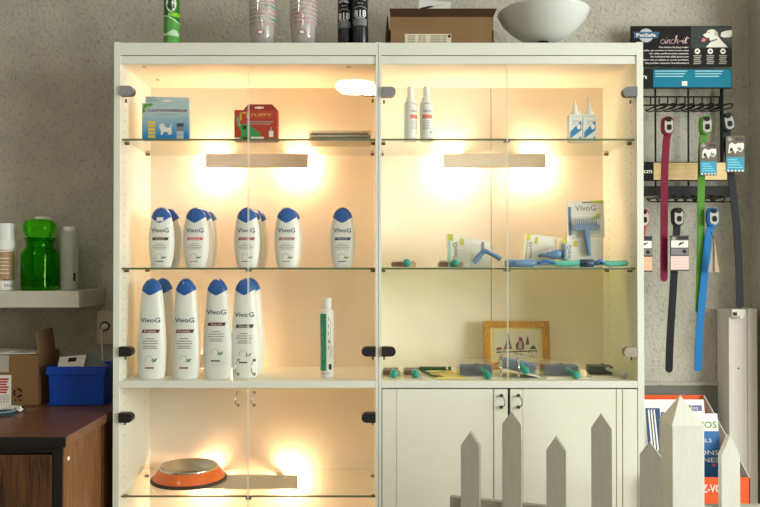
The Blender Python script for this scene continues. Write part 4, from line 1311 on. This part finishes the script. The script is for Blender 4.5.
def flea_comb():
    y = .05; s = S(y); t = thing('grooming_comb', 'blue handled comb in a clear pack leaning on the sloped white carton', 'comb', (X(488, y), y, Zm))
    b = MB(); b.tube(crom([(-14 * s, .004, 5 * s), (-11 * s, .004, 8.5 * s), (-4 * s, .004, 16 * s), (3 * s, .004, 14 * s), (13 * s, .004, 8.5 * s)], 5), [3.0 * s] * 8 + [2.4 * s] * 13, M_grip, 10); b.build('handle', t)
    b = MB(); b.prism([(-7 * s, 12 * s), (-3 * s, 13 * s), (-4 * s, 26 * s), (-6.5 * s, 25 * s)], .0, .008, mat('comb_grey', (140, 142, 148), .5)); b.build('comb_head', t, .001)
    b = MB(); b.rings([[(x0 * s, .018, .001), (x1 * s, .018, .001), (x1 * s, .018 - dy, .001), (x0 * s, .018 - dy, .001)] for x0, x1, dy in ((-17, 18, .002),)] + [[(-16 * s, .02, 25 * s), (8 * s, .02, 21 * s), (8 * s, .012, 20 * s), (-16 * s, .012, 24 * s)]], M_clear, smooth=False); b.build('blister', t)


flea_comb()


def clipper(label, px0, px1, px2, y, body):
    """nail tool lying along the shelf: dark grip then a curved teal handle"""
    s = S(y); t = thing('nail_clipper', label, 'clipper', (X(px0, y), y, Zm), (0, 0, 0), 'teal handled grooming tools along the shelf edge')
    L1 = (px1 - px0) * s; L2 = (px2 - px0) * s; z = .0132
    b = MB(); b.tube([(0, 0, z), (L1 * .02, 0, z), (L1 * .6, 0, z), (L1 * .64, 0, z), (L1, 0, z + .001)], [.010, .0122, .0122, .007, .006], body, 14); b.build('grip', t)
    b = MB(); b.tube(crom([(L1 * .72, -.008, z), (L1 * .82, -.010, z + .007), (L1 * .92, -.008, z + .006), (L1 * 1.06, -.004, z)], 4), .0045, M_blue, 10); b.build('lever', t)
    b = MB(); b.tube(crom([(L1 * .96, 0, z + .001), (L1 + (L2 - L1) * .3, 0, z - .002), (L1 + (L2 - L1) * .75, 0, z - .001), (L2, 0, z + .002)], 5), [.006] * 3 + [.0095] * 10 + [.0085, .0065, .003], M_teal_lit, 14); b.build('handle', t)
    b = MB()
    for k in range(3): b.tube([(L1 * .15 + .004 * k, -.0123, z - .004), (L1 * .15 + .004 * k, -.0123, z + .004)], .0008, M_ink, 4)
    b.build('grip_mark', t)


clipper('blue grooming tool with teal handle, lying behind the door seam', 505, 552, 581, .035, M_grip)
clipper('navy grooming tool with bright teal handle, lying furthest right on the shelf', 580, 602, 628, .035, M_navyp)
vivog_box('white carton with lime corner in the middle of the grooming shelf', 524, 30, 34, 30, .115, .035, lean=3)
t_, w_, h_, s_ = vivog_box('low white carton at the right supporting the raised rake card', 562, 41, 29, 28, .10, .05, side=M_pale)


def slicker_side():
    y = .075; s = S(y); t = thing('slicker_brush', 'blue cone handled brush with upright disc head before the middle carton', 'brush', (X(540, y), y, Zm))
    b = MB(); b.lathe([(.002, 0), (1.8 * s, .6 * s), (2.2 * s, 8 * s), (4.8 * s, 14 * s), (5.2 * s, 22 * s), (2.4 * s, 24.5 * s)], M_grip, n=18, xf=Matrix.Translation((-2 * s, 0, 12.2 * s)) @ Matrix.Rotation(PI / 2 - .06, 4, 'Y')); b.build('handle', t)
    b = MB(); b.lathe([(11.6 * s, 0), (12 * s, 1.2 * s), (11.4 * s, 2.4 * s), (7 * s, 3.4 * s)], M_grip, n=28, sy=.55, xf=Matrix.Translation((22.5 * s, 0, 12.4 * s)) @ Matrix.Rotation(PI / 2, 4, 'Y')); b.build('head', t)
    b = MB(); b.box(22 * s, 22.6 * s, -.013, .013, 1.5 * s, 23.4 * s, M_steel); b.build('pin_plate', t)


slicker_side()


def rake_card():
    y = .085; s = S(y); z = Z(240.5, y)
    t = thing('rake_on_card', 'blue rake comb on a white card standing highest on the grooming shelf', 'rake', (X(588.5, y), y + .019, Zm + h_ + .0005 if z < Zm + h_ else z), (0, math.radians(-1.5), 0)); t.location.z += .0012
    z0 = t.location.z; H_ = Z(200, y) - z0; w = 36.5 * s
    b = MB(); b.box(-w / 2, w / 2, 0, .012, 0, H_, M_pale); b.build('backing_card', t, .0008)
    fn, f2 = flat(-.0006), flat(-.0011); b = MB()
    b.text('VivoG', -.3 * s, H_ * .80, w * .58, H_ * .15, M_grey, fn, .015)
    b.quad(-w * .49, -w * .41, H_ * .08, H_ * .84, M_grip, fn); b.quad(-w * .1, w * .18, H_ * .935, H_ * .965, M_browng, fn)
    b.quad(w * .15, w * .5, H_ * .92, H_ * .995, M_lime, fn); b.poly([(w * .1, H_ * .5), (w * .34, H_ * .66), (w * .42, H_ * .62), (w * .36, H_ * .5)], M_lime, fn); b.build('card_print', t)
    zr = Z(227, y) - z0
    b = MB(); b.prism(rrect(27 * s, 6.5 * s, 3 * s, 5, -1.5 * s, zr), -.017, -.006, M_grip); b.build('rake_head', t, .001)
    for k in range(11):
        b = MB(); x = (-12.2 + k * 2.15) * s - .0003; b.tube([(x, -.012, zr + 2.5 * s), (x, -.014, zr + 8.8 * s)], [.0017, .0010], M_grip, 6); b.build('tine', t)
    b = MB(); b.tube([(-1.5 * s, -.013, zr - 2 * s), (-1.2 * s, -.0145, zr - 9 * s), (-.5 * s, -.016, zr - 16 * s), (.5 * s, -.018, zr - 29 * s)], [3.2 * s, 4.0 * s, 3.6 * s, 2.6 * s], M_grip, 12, flatn=.7); b.build('handle', t)
    b = MB(); b.rings([[(-15.5 * s, -.002, zr - 7 * s), (13 * s, -.002, zr - 7 * s), (13 * s, -.002, zr + 11 * s), (-15.5 * s, -.002, zr + 11 * s)], [(-15 * s, -.021, zr - 6 * s), (12 * s, -.021, zr - 6 * s), (12 * s, -.021, zr + 10 * s), (-15 * s, -.021, zr + 10 * s)]], M_clear, (False, True), smooth=False); b.build('blister', t)


rake_card()

# ================================================================== right cabinet, cream board: brushes and picture
Zb = BT + .0004
M_pink = mat('card_pale_pink', (214, 196, 176), .6)
round_brush('brush with round teal handle end on a pale card, leftmost on the cream board', 392, .035, Zb, M_pink, 'teal ended brushes on pale cards')
round_brush('brush with round teal handle end on a pale card, second on the cream board', 413.5, .035, Zb, M_pink, 'teal ended brushes on pale cards')


def green_comb():
    y = .06; s = S(y); t = thing('flea_comb', 'dark green comb on a pale yellow card lying on the cream board', 'comb', (X(440, y), y, Zb))
    ym = mat('card_pale_yellow', (224, 208, 122), .6)
    b = MB(); b.add([(-15 * s, .19, .001), (14 * s, .19, .001), (25 * s, -.03, .001), (-6 * s, -.03, .001), (-15 * s, .19, .0025), (14 * s, .19, .0025), (25 * s, -.03, .0025), (-6 * s, -.03, .0025)], [(0, 1, 2, 3), (7, 6, 5, 4), (0, 4, 5, 1), (1, 5, 6, 2), (2, 6, 7, 3), (3, 7, 4, 0)], ym); b.build('backing_card', t)
    gm = mat('comb_dark_green', (46, 92, 56), .35)
    b = MB(); b.tube([(-19 * s, .10, 4.5 * s), (-17 * s, .10, 5 * s), (6 * s, .10, 5 * s), (9.5 * s, .10, 5 * s)], [.004, .0068, .006, .0055], gm, 12); b.tube([(11.5 * s, .1, 5 * s), (14.5 * s, .1, 5 * s)], .0062, gm, 12); b.lathe([(.004, -.005), (.008, 0), (.004, .005)], gm, c=(-15 * s, .085, 3 * s), n=12); b.build('handle', t)
    b = MB(); b.tube(crom([(-14 * s, .09, 3 * s), (-5 * s, .07, 2 * s), (6 * s, .08, 3.2 * s), (14 * s, .1, 5 * s)], 5), .0018, M_steel, 6); b.build('wire_guard', t)
    b = MB(); b.tube([(-16 * s, .08, 3.2 * s), (-9 * s, .03, .006), (-3 * s, -.01, .004)], [.004, .003, .002], gm, 8); b.build('blade', t)
    b = MB(); b.poly([(-8 * s, .05), (0, .05), (5 * s, 0), (-2 * s, 0)], M_card, lambda u, v: Vector((u, v, .003))); b.build('card_print', t)


green_comb()


def slicker(label, px, w, hh, y, tilt, body, hx, hl, hcol, pad_rgb, blister=True, rise=0.0, twist=0.0):
    s = S(y); t = thing('slicker_brush', label, 'brush', (X(px, y), y, Zb + rise), (0, tilt, twist), 'blue and green slicker brushes lying on the cream board')
    w *= s; hh *= s
    b = MB(); b.add([(-w / 2, -.004, 0), (w / 2, -.004, 0), (w / 2 * 1.02, .11, 0), (-w / 2 * 1.02, .11, 0), (-w / 2, -.004, .0015), (w / 2, -.004, .0015), (w / 2 * 1.02, .11, .0015), (-w / 2 * 1.02, .11, .0015)], [(3, 2, 1, 0), (4, 5, 6, 7), (0, 1, 5, 4), (1, 2, 6, 5), (2, 3, 7, 6), (3, 0, 4, 7)], M_paper); b.build('backing_card', t)
    b = MB(); b.box(-w * .46, w * .46, .045, .098, .004, hh * .62, body); b.build('head', t, .004)
    pm = mat('bristle_pad', pad_rgb, .8, var=.35, vscale=160); b = MB(); b.box(-w * .44, w * .44, .042, .0455, hh * .10, hh * .55, pm)
    for i in range(14):
        for j in range(3): b.tube([(-w * .42 + w * .84 * i / 13, .042, hh * (.16 + .15 * j)), (-w * .42 + w * .84 * i / 13, .034, hh * (.13 + .15 * j))], .0009, M_steel, 4)
    b.build('bristle_pad', t)
    b = MB(); b.tube(crom([(hx[0] * s, .05, hh * .55), (hx[1] * s, .02, hh * .42), (hx[2] * s, -.012, .0135), (hx[2] * s + .001, -.028, .0132)], 5), [.006] * 6 + [.0065, .0075, .009, .0105, .0115, .012, .0118, .0105, .008, .004], hcol, 14)
    b.build('handle', t)
    b = MB(); b.tube([(hx[0] * s, .07, hh * .60), (hx[0] * s, .05, hh * .55), ((hx[0] * .5 + hx[1] * .5) * s, .036, hh * .5)], .0078, body, 12); b.build('neck', t)
    if blister:
        b = MB(); b.rings([[(-w * .5, .005, .002), (w * .5, .005, .002), (w * .5, .105, .002), (-w * .5, .105, .002)], [(-w * .48, .03, hh * .8), (w * .47, .03, hh * .8), (w * .47, .1, hh * .8), (-w * .48, .1, hh * .8)], [(-w * .40, .05, hh), (w * .40, .05, hh), (w * .40, .095, hh), (-w * .40, .095, hh)]], M_clear, (False, True), smooth=False); b.build('blister', t)
    return t


slicker('blue slicker brush in clear blister with teal handle, left of the framed picture', 478, 36, 17, .05, 0, M_navyp, (2, 6, 8.5), 0, M_teal, (38, 62, 92))
g_ = slicker('tilted blue slicker brush leaning in front of the framed picture', 521, 38, 17, .05, math.radians(11), M_blue, (-1, 1, 2), 0, M_teal, (46, 72, 104), True, .0145)
slicker('blue slicker brush with teal handle slanting right, just right of the framed picture', 565, 38, 17, .05, 0, M_navyp, (2, 6, 9), 0, M_teal, (40, 54, 78))
gm_ = slicker('dark grey green slicker brush at the right end of the cream board', 604, 26, 15, .07, 0, mat('brush_grey_green', (84, 104, 92), .5), (3, 8, 17), 0, mat('handle_pale_grey', (176, 178, 172), .4), (72, 84, 80), False, 0, -.1)


def beige_ball():
    y = .045; s = S(y); t = thing('wool_pad', 'small cream wool pad beside the slanting teal brush handle', 'pad', (X(581.5, y), y, Zb + .0025))
    m = mat('wool_cream', (218, 194, 152), .95, bump=.5, bscale=120)
    b = MB(); b.lathe([(.004, .001), (.013, .003), (.016, .011), (.012, .021), (.004, .026)], m, n=18, sy=.5); b.build('pad', t)
    b = MB(); b.box(-.018, .024, -.009, .009, -.0015, .001, M_paper); b.build('backing_card', t)


beige_ball()


def picture():
    y = .268; x0, x1, zt = X(483.5, y), X(549, y), Z(321.5, y)
    hgt = zt - Zb; lean = .09; w = x1 - x0
    t = thing('framed_picture', 'wooden framed ink sketch of towers leaning at the back of the cabinet', 'picture', ((x0 + x1) / 2, y - .012, Zb + .0012), (-lean, 0, 0))
    H_ = hgt / math.cos(lean); fm = wood('frame_golden_wood', (176, 122, 36), (206, 150, 58), (30, 30, 4)); f = .021
    b = MB()
    for pts in ([(-w / 2, 0), (w / 2, 0), (w / 2 - f, f), (-w / 2 + f, f)], [(w / 2, 0), (w / 2, H_), (w / 2 - f, H_ - f), (w / 2 - f, f)], [(w / 2, H_), (-w / 2, H_), (-w / 2 + f, H_ - f), (w / 2 - f, H_ - f)], [(-w / 2, H_), (-w / 2, 0), (-w / 2 + f, f), (-w / 2 + f, H_ - f)]):
        b.prism(pts, -.006, .010, fm)
    b.build('frame', t)
    b = MB(); b.box(-w / 2 + f, w / 2 - f, .003, .008, f, H_ - f, mat('mat_board_cream', (226, 206, 134), .7)); b.build('mat_board', t)
    b = MB(); m = .013; a0, a1, c0, c1 = -w / 2 + f + m, w / 2 - f - m, f + m, H_ - f - m * .9
    b.box(a0, a1, .0015, .003, c0, c1, mat('sketch_paper', (206, 196, 166), .8)); sk = b.build('sketch_sheet', t)
    fn = flat(.0009); b = MB(); ink = mat('sketch_ink', (84, 78, 76), .8); inr = mat('sketch_ink_red', (130, 86, 78), .8)
    W_, Hh = a1 - a0, c1 - c0; q = lambda pts: [(a0 + u * W_, c0 + v * Hh) for u, v in pts]
    b.poly(q([(.22, .35), (.40, .35), (.35, .62), (.335, .9), (.315, .97), (.3, .9), (.28, .62)]), ink, fn)
    b.poly(q([(.27, .38), (.36, .38), (.325, .6)]), mat('sketch_wash', (170, 162, 142), .8), flat(.0004))
    b.poly(q([(.48, .32), (.66, .32), (.66, .55), (.62, .76), (.56, .8), (.54, .62), (.48, .52)]), inr, fn); b.poly(q([(.53, .36), (.61, .36), (.61, .6), (.56, .64)]), mat('sketch_wash', (170, 162, 142), .8), flat(.0004))
    b.poly(q([(.70, .5), (.78, .5), (.745, .86)]), ink, fn); b.poly(q([(.80, .34), (.93, .34), (.9, .46), (.82, .44)]), ink, fn)
    b.poly(q([(.06, .28), (.2, .34), (.14, .42), (.05, .38)]), inr, fn); b.poly(q([(.05, .2), (.95, .26), (.95, .3), (.05, .25)]), ink, fn)
    rnd = random.Random(4)
    for k in range(26):
        u, v = rnd.uniform(.05, .92), rnd.uniform(.12, .5); b.poly(q([(u, v), (u + .012, v), (u + .02, v + rnd.uniform(.04, .1)), (u + .006, v + .05)]), ink, fn)
    b.build('ink_drawing', sk)


picture()

# ================================================================== left side: floating shelf and what stands on it
SY0, SY1 = .10, WY
SXR = X(78.5, SY0); SZ1 = Z(291, SY0); SZ0 = Z(307.7, SY0)


def wall_shelf():
    t = thing('floating_shelf', 'thick off white floating shelf on the wall left of the cabinet', 'shelf', (SXR, SY1, SZ0))
    b = MB(); b.box(-1.2, 0, SY0 - SY1, 0, 0, SZ1 - SZ0, mat('shelf_off_white', (186, 183, 168), .45)); b.build('shelf_slab', t, .0015)


wall_shelf()
SZ = SZ1 + .0003


def left_bottles():
    y = .19; s = S(y); r = 9.0 * s; h = 66.5 * s; x = X(6, y)
    t = thing('spray_can', 'white and tan spray can at the left end of the floating shelf', 'can', (x, y, SZ))
    b = MB(); b.lathe([(r * .97, 0), (r, .004), (r, h * .73), (r * .95, h * .745)], M_white); b.build('body', t)
    b = MB(); b.lathe([(r * .985, h * .745), (r * .985, h * .97), (r * .93, h)], mat('cap_white', (222, 228, 226), .35)); b.build('cap', t)
    fn = cylfn(r); f2 = cylfn(r, .001); b = MB(); tan = mat('label_tan', (176, 140, 104), .5)
    N = 16
    for k in range(N):
        u0, u1 = -r * 1.4 + 2.8 * r * k / N, -r * 1.4 + 2.8 * r * (k + 1) / N
        tp = lambda u: h * (.60 - .03 * math.cos(u / r * 1.2))
        b.poly([(u0, h * .14), (u1, h * .15), (u1, tp(u1)), (u0, tp(u0))], tan, fn); b.poly([(u0, tp(u0) + .004), (u1, tp(u1) + .004), (u1, tp(u1) + .006), (u0, tp(u0) + .006)], M_browng, fn)
    for j in range(5): b.quad(-r * .2, r * (.8 - .1 * (j % 2)), h * (.25 + .055 * j), h * (.262 + .055 * j), M_paper, f2, 5)
    b.text('shampoing', r * .55, h * .155, r * .8, h * .035, M_ink, f2, .01); b.text('0.0 ml', r * .72, h * .075, r * .85, h * .042, M_navy, f2, .015)
    b.build('label_print', t)
    # green apothecary jar
    y = .185; s = S(y); x = X(39.8, y)
    t = thing('apothecary_jar', 'bright green glass jar with a bulbous stopper on the floating shelf', 'jar', (x, y, SZ))
    gg = bpy.data.materials.new('green_glass'); gg.use_nodes = True; nt = gg.node_tree; nt.nodes.clear()
    out = nt.nodes.new('ShaderNodeOutputMaterial'); gl = nt.nodes.new('ShaderNodeBsdfGlass'); gl.inputs['Color'].default_value = (.34, .86, .14, 1); gl.inputs['Roughness'].default_value = .03; gl.inputs['IOR'].default_value = 1.4
    tl = nt.nodes.new('ShaderNodeBsdfTranslucent'); tl.inputs[0].default_value = (.05, .62, .01, 1)
    mx = nt.nodes.new('ShaderNodeMixShader'); mx.inputs[0].default_value = .09
    nt.links.new(gl.outputs[0], mx.inputs[1]); nt.links.new(tl.outputs[0], mx.inputs[2]); nt.links.new(mx.outputs[0], out.inputs[0])
    q = lambda L: [(a * s, c * s) for a, c in L]
    b = MB(); b.lathe(q(crom([(16.5, 0), (17.4, 1.5), (17.6, 8), (17.6, 30), (17.2, 36), (15, 40.5), (12.8, 42.5), (12.6, 46), (13.2, 50.5)], 4) + [(14.6, 51), (14.6, 52.2), (12.2, 52.2), (11.6, 46), (14, 39), (16.2, 34), (16.4, 4), (.05, 3)]), gg, n=48, caps=(True, False)); b.build('jar_body', t)
    b = MB(); b.lathe(q(crom([(11.3, 49), (11.3, 52.6), (13.2, 54.5), (15.3, 59), (15.6, 63), (14, 67.5), (9, 70.4), (.05, 71.2)], 5)), gg, n=48, caps=(True, False)); b.build('stopper', t)
    # white bottle behind the stopper
    y = .30; s = S(y)
    t = thing('plastic_bottle', 'white plastic bottle peeking out above the green jar stopper', 'bottle', (X(43, y), y, SZ))
    hh = Z(217, y) - SZ; b = MB(); b.lathe([(.028, 0), (.030, .004), (.030, hh * .72), (.027, hh * .82), (.024, hh * .84)], M_white); b.build('body', t)
    b = MB(); b.lathe([(.0255, hh * .84), (.0255, hh * .985), (.024, hh)], M_white); b.build('cap', t)
    y = .225; s = S(y); x = X(69, y); r = 9.0 * s; h = 63 * s
    t = thing('plastic_bottle', 'translucent white bottle with printing at its side, right of the green jar', 'bottle', (x, y, SZ))
    fm = mat('frosted_white', (176, 182, 172), .35)
    b = MB(); b.lathe([(r * .95, 0), (r, .004), (r, h * .86), (r * .9, h * .915), (r * .66, h * .93)], fm); b.build('body', t)
    b = MB(); b.lathe([(r * .7, h * .93), (r * .7, h * .99), (r * .6, h)], M_white); b.build('cap', t)
    fn = cylfn(r); b = MB()
    b.quad(r * .82, r * 1.1, h * .14, h * .27, M_ink, fn, 2); 
    for k in range(12): b.quad(r * .82, r * (.98 + .12 * (k % 3 == 0)), h * (.30 + .033 * k), h * (.322 + .033 * k), M_grey, fn, 2)
    b.build('label_print', t)


left_bottles()


def outlet():
    y = WY - .002; s = S(y); p = P(106.5, 327, y)
    t = thing('wall_socket', 'old square wall socket low on the wall beside the cabinet', 'socket', (p.x, y, p.z))
    m = mat('socket_plate', (200, 190, 164), .5)
    b = MB(); b.prism(rrect(17 * s, 33 * s, .006, 4), -.012, 0, m); b.build('plate', t, .002)
    b = MB(); b.lathe([(.016, 0), (.016, .005), (.0125, .005), (.012, .0005)], M_black, n=28, caps=(False, True), xf=Matrix.Translation((0, -.012, .004)) @ Matrix.Rotation(PI / 2, 4, 'X')); b.build('socket_ring', t)
    t = thing('power_cord', 'white power cord and plug hanging down from the wall socket', 'cord', (p.x, y, p.z))
    b = MB(); b.lathe([(.011, 0), (.011, .010), (.007, .016), (.003, .02)], M_white, n=18, xf=Matrix.Translation((.002, -.0185, .004)) @ Matrix.Rotation(PI / 2, 4, 'X')); b.build('plug', t)
    b = MB(); b.tube(crom([(.002, -.036, .004), (-.001, -.042, -.006), (-.004, -.036, -.03), (-.005, -.026, -.09), (-.005, -.024, -.17), (-.004, -.024, -.21)], 5), .0026, M_white, 8); b.build('cable', t)


outlet()

# ================================================================== desk and what lies on it
DZ = .75; DY0 = -.295; DXR = -.779


def desk():
    t = thing('desk', 'dark wood grain desk with black edging left of the cabinet', 'desk', (-1.4, 0, 0))
    ox = 1.4
    topw = wood('desk_top_wood', (92, 58, 42), (122, 80, 58), (1.5, 14, 14), .35); side = wood('desk_side_wood', (92, 60, 34), (128, 88, 52), (16, 16, 1.2), .45); door = wood('desk_door_wood', (46, 29, 20), (96, 63, 40), (20, 20, 1.4), .4, 4)
    blk = mat('desk_black_edge', (26, 24, 22), .5)
    xl = -2.1
    b = MB(); b.box(xl + ox, DXR + ox, DY0 + .006, WY - .004, DZ - .026, DZ, topw); b.build('desk_top', t, .001)
    b = MB(); b.box(xl + ox, DXR + ox, DY0, DY0 + .006, DZ - .026, DZ - .0005, blk); b.build('front_edge', t)
    xs = DXR - .012
    b = MB(); b.box(xs - .02 + ox, xs + ox, DY0 + .02, WY - .01, 0, DZ - .026, side); b.box(xs - .0005 + ox, xs + .0004 + ox, DY0 + .30, DY0 + .306, 0, DZ - .026, blk); b.build('side_panel', t)
    b = MB(); b.box(xs - .024 + ox, xs + ox, DY0 + .010, DY0 + .0205, 0, DZ - .026, blk); b.box(xl + ox, xs - .024 + ox, DY0 + .012, DY0 + .0205, DZ - .043, DZ - .026, blk); b.build('black_frame', t)
    b = MB(); b.box(xs - .56 + ox, xs - .026 + ox, DY0 + .006, DY0 + .018, .06, DZ - .048, door); b.build('door', t, .001)
    b = MB(); b.box(xl + ox, xs - .57 + ox, DY0 + .006, DY0 + .018, .06, DZ - .048, door); b.build('door', t, .001)
    b = MB(); b.lathe([(.0055, 0), (.0055, .002), (.003, .0035)], M_white, n=12, xf=Matrix.Translation((xs + ox, DY0 + .05, Z(458.5, DY0 + .05))) @ Matrix.Rotation(PI / 2, 4, 'Y')); b.build('screw_cap', t)


desk()


def desk_box():
    y = .155; x1 = X(38.5, y); zt = Z(354.8, y); h = zt - DZ - .0005; w = .30; d = .165
    t = thing('cardboard_box', 'brown cardboard carton with a red printed label and one raised flap on the desk', 'box', (x1, y, DZ + .0004))
    b = MB(); b.box(-w, 0, 0, d, 0, h, mat('carton_tan', (126, 96, 62), .85, var=.06, vscale=12)); b.build('carton', t, .001)
    b = MB(); xf = Matrix.Translation((0, .012, h)) @ Matrix.Rotation(math.radians(-9), 4, 'Y')
    b.box(-.004, 0, 0, .125, -.001, .078, M_card, xf)
    b.build('flap', t)
    s = S(y); fn = flat(-.0006); f2 = flat(-.0011)
    b = MB(); a = X(9.5, y) - x1; b.quad(-w, a, h * .66, h * .99, mat('parcel_tape', (168, 164, 154), .4), fn); b.build('tape', t)
    b = MB(); a = X(12, y) - x1; b.quad(-w, a, h * .0, h * .60, M_paper, f2); f3 = flat(-.0016); rd = mat('label_red', (176, 52, 46), .6)
    for k in range(6): b.quad(a - .045 + .001 * (k % 2), a - .008 - .003 * (k % 3), h * (.50 - .052 * k), h * (.535 - .052 * k), rd, f3)
    for k in range(4): b.quad(a - .045, a - .006, h * (.06 + .04 * k), h * (.075 + .04 * k), M_grey, f3)
    b.build('shipping_label', t)
    b = MB(); cx = X(18.6, y) - x1; cz = Z(393, y) - DZ
    for k in range(3):
        a0 = k * 2 * PI / 3 + .2
        for j in range(5):
            p0, p1 = a0 + j * .32, a0 + (j + 1) * .32
            b.poly([(cx + r * math.cos(a), cz + r * math.sin(a)) for r, a in ((.009, p0), (.0155, p0), (.0155, p1), (.009, p1))], M_ink, fn)
    b.quad(cx - .012, cx - .004, cz - .026, cz - .021, M_ink, fn); b.quad(cx + .003, cx + .012, cz - .026, cz - .021, M_ink, fn); b.build('recycling_mark', t)
    # papers on the box
    for i, (dx, dy, r, lab) in enumerate(((-.12, .05, .15, 'white paper sheet lying flat on the brown carton'), (-.20, .07, -.25, 'second white paper sheet lying further left on the brown carton'))):
        o = thing('paper_sheet', lab, 'paper', (x1 + dx, y + dy, DZ + h + .0012 + .003 * i), (0, 0, r), 'paper sheets on the brown carton')
        b = MB(); b.box(-.10, .10, -.04, .07, 0, .002, M_paper); b.build('sheet', o)
        b = MB()
        for k in range(4): b.box(-.09, .02 + .01 * k, -.03 + .02 * k, -.022 + .02 * k, .002, .0022, M_grey)
        b.build('printed_lines', o)


desk_box()


def blue_bin():
    y = .145; x0, x1 = X(48.8, y), X(104.5, y); zt = Z(367, y); h = zt - DZ; d = .13
    t = thing('storage_bin', 'blue plastic storage bin full of packets on the desk', 'bin', (x0, y, DZ + .0004))
    m = mat('bin_blue', (18, 66, 168), .35); w = x1 - x0; e = .004; tp = .004
    b = MB()
    rim = lambda g, z: [(-g, -g, z), (w + g, -g, z), (w + g, d + g, z), (-g, d + g, z)]
    b.rings([rim(-tp, 0), rim(0, h), rim(-.003, h), rim(-tp - .003, .004)], m, (True, True), False); b.build('bin_wall', t)
    b = MB(); b.rings([rim(.0035, h * .80), rim(.005, h * .80), rim(.005, h + .001), rim(-.003, h + .001), rim(-.003, h - .002)], m, (False, False), False)
    b.rings([rim(-.001, h * .03), rim(.0025, h * .03), rim(.0025, h * .055), rim(-.001, h * .055)], m, (False, False), False); b.build('rim', t)
    # packets inside
    pk = glass('packet_clear', (.9, .9, .92), 1.5, body=.55, body_rgb=(176, 180, 186)); wp = M_paper
    items = [(.056, .045, .128, -48, -.12, .085, .065, wp, 'white instruction leaflet tilted on top inside the blue bin', 'leaflet', True),
             (.105, .058, .120, -40, .62, .095, .07, pk, 'clear grey packet leaning at the middle of the blue bin', 'packet', False),
             (.108, .080, .116, -40, .66, .09, .07, pk, 'clear grey packet leaning at the right inside the blue bin', 'packet', False),
             (.058, .090, .105, -40, .1, .08, .06, pk, 'clear packet at the back left inside the blue bin', 'packet', False)]
    for px, py, pz, rx, ry, ww, hh, mm, lab, cat, mark in items:
        rot = (Matrix.Rotation(math.radians(rx), 3, 'X') @ Matrix.Rotation(ry, 3, 'Y')).to_euler()
        o = thing('loose_leaflet' if mark else 'clear_packet', lab, cat, (x0 + px, y + py, DZ + pz), rot, 'packets in the blue bin')
        b = MB(); b.box(-ww / 2, ww / 2, -.003, .003, -hh / 2, hh / 2, mm); b.build('sheet' if mark else 'film', o, .001)
        b = MB()
        if mark: b.quad(-.012, .014, .006, .024, M_ink, flat(-.0036)); b.quad(-.03, .035, -.028, -.024, M_grey, flat(-.0036)); b.quad(-.03, .03, -.018, -.014, M_grey, flat(-.0036))
        else: b.box(-ww * .38, ww * .38, -.002, .002, -hh * .4, hh * .3, mat('packet_insert', (108, 112, 118), .5))
        b.build('print' if mark else 'insert', o)


blue_bin()


def lead_pack():
    y = .02; p = P(8, 416, y)
    t = thing('braided_lead', 'coiled white braided lead on a teal card at the desk left edge', 'lead', (p.x, y, DZ + .0004), (0, 0, .18))
    b = MB(); b.box(-.12, .020, -.05, .10, 0, .003, mat('card_dark_teal', (26, 62, 76), .5)); b.build('backing_card', t)
    for k in range(2):
        b = MB(); pts = []
        for j in range(60):
            a = j / 59 * 9 * 2 * PI + k * PI; L = j / 59
            bx = -.115 + .15 * L; by = .01 + .035 * math.sin(L * PI)
            pts.append((bx + .002 * math.cos(a), by + .006 * math.cos(a), .011 + .006 * math.sin(a)))
        b.tube(pts, .0036, M_paper, 6); b.build('braid_strand', t)
    b = MB(); b.tube(crom([(-.12, -.03, .006), (-.03, -.022, .006), (.01, .0, .006), (.022, .03, .006), (.016, .012, .012)], 6), .0025, mat('cord_pale_blue', (104, 130, 136), .5), 8); b.build('cord_loop', t)
    p = P(30.5, 410.5, .08); s = S(.08)
    t = thing('tape_piece', 'small clear piece of tape stuck on the desk top', 'tape', (p.x, .075, DZ + .0004))
    b = MB(); b.box(-4.3 * s, 4.3 * s, -.022, .022, 0, .0008, glass('clear_tape', (.95, .95, .95), 2, body=.28, body_rgb=(180, 180, 182))); b.build('strip', t)


lead_pack()

SC.view_settings.view_transform = 'Standard'; SC.view_settings.look = 'None'
SC.view_settings.gamma = 1.0; SC.view_settings.use_curve_mapping = False
SC.view_settings.exposure = 0.0
SC.cycles.use_denoising = True
SC.cycles.max_bounces = 14; SC.cycles.diffuse_bounces = 6; SC.cycles.glossy_bounces = 4
SC.cycles.transparent_max_bounces = 40; SC.cycles.sample_clamp_indirect = 6
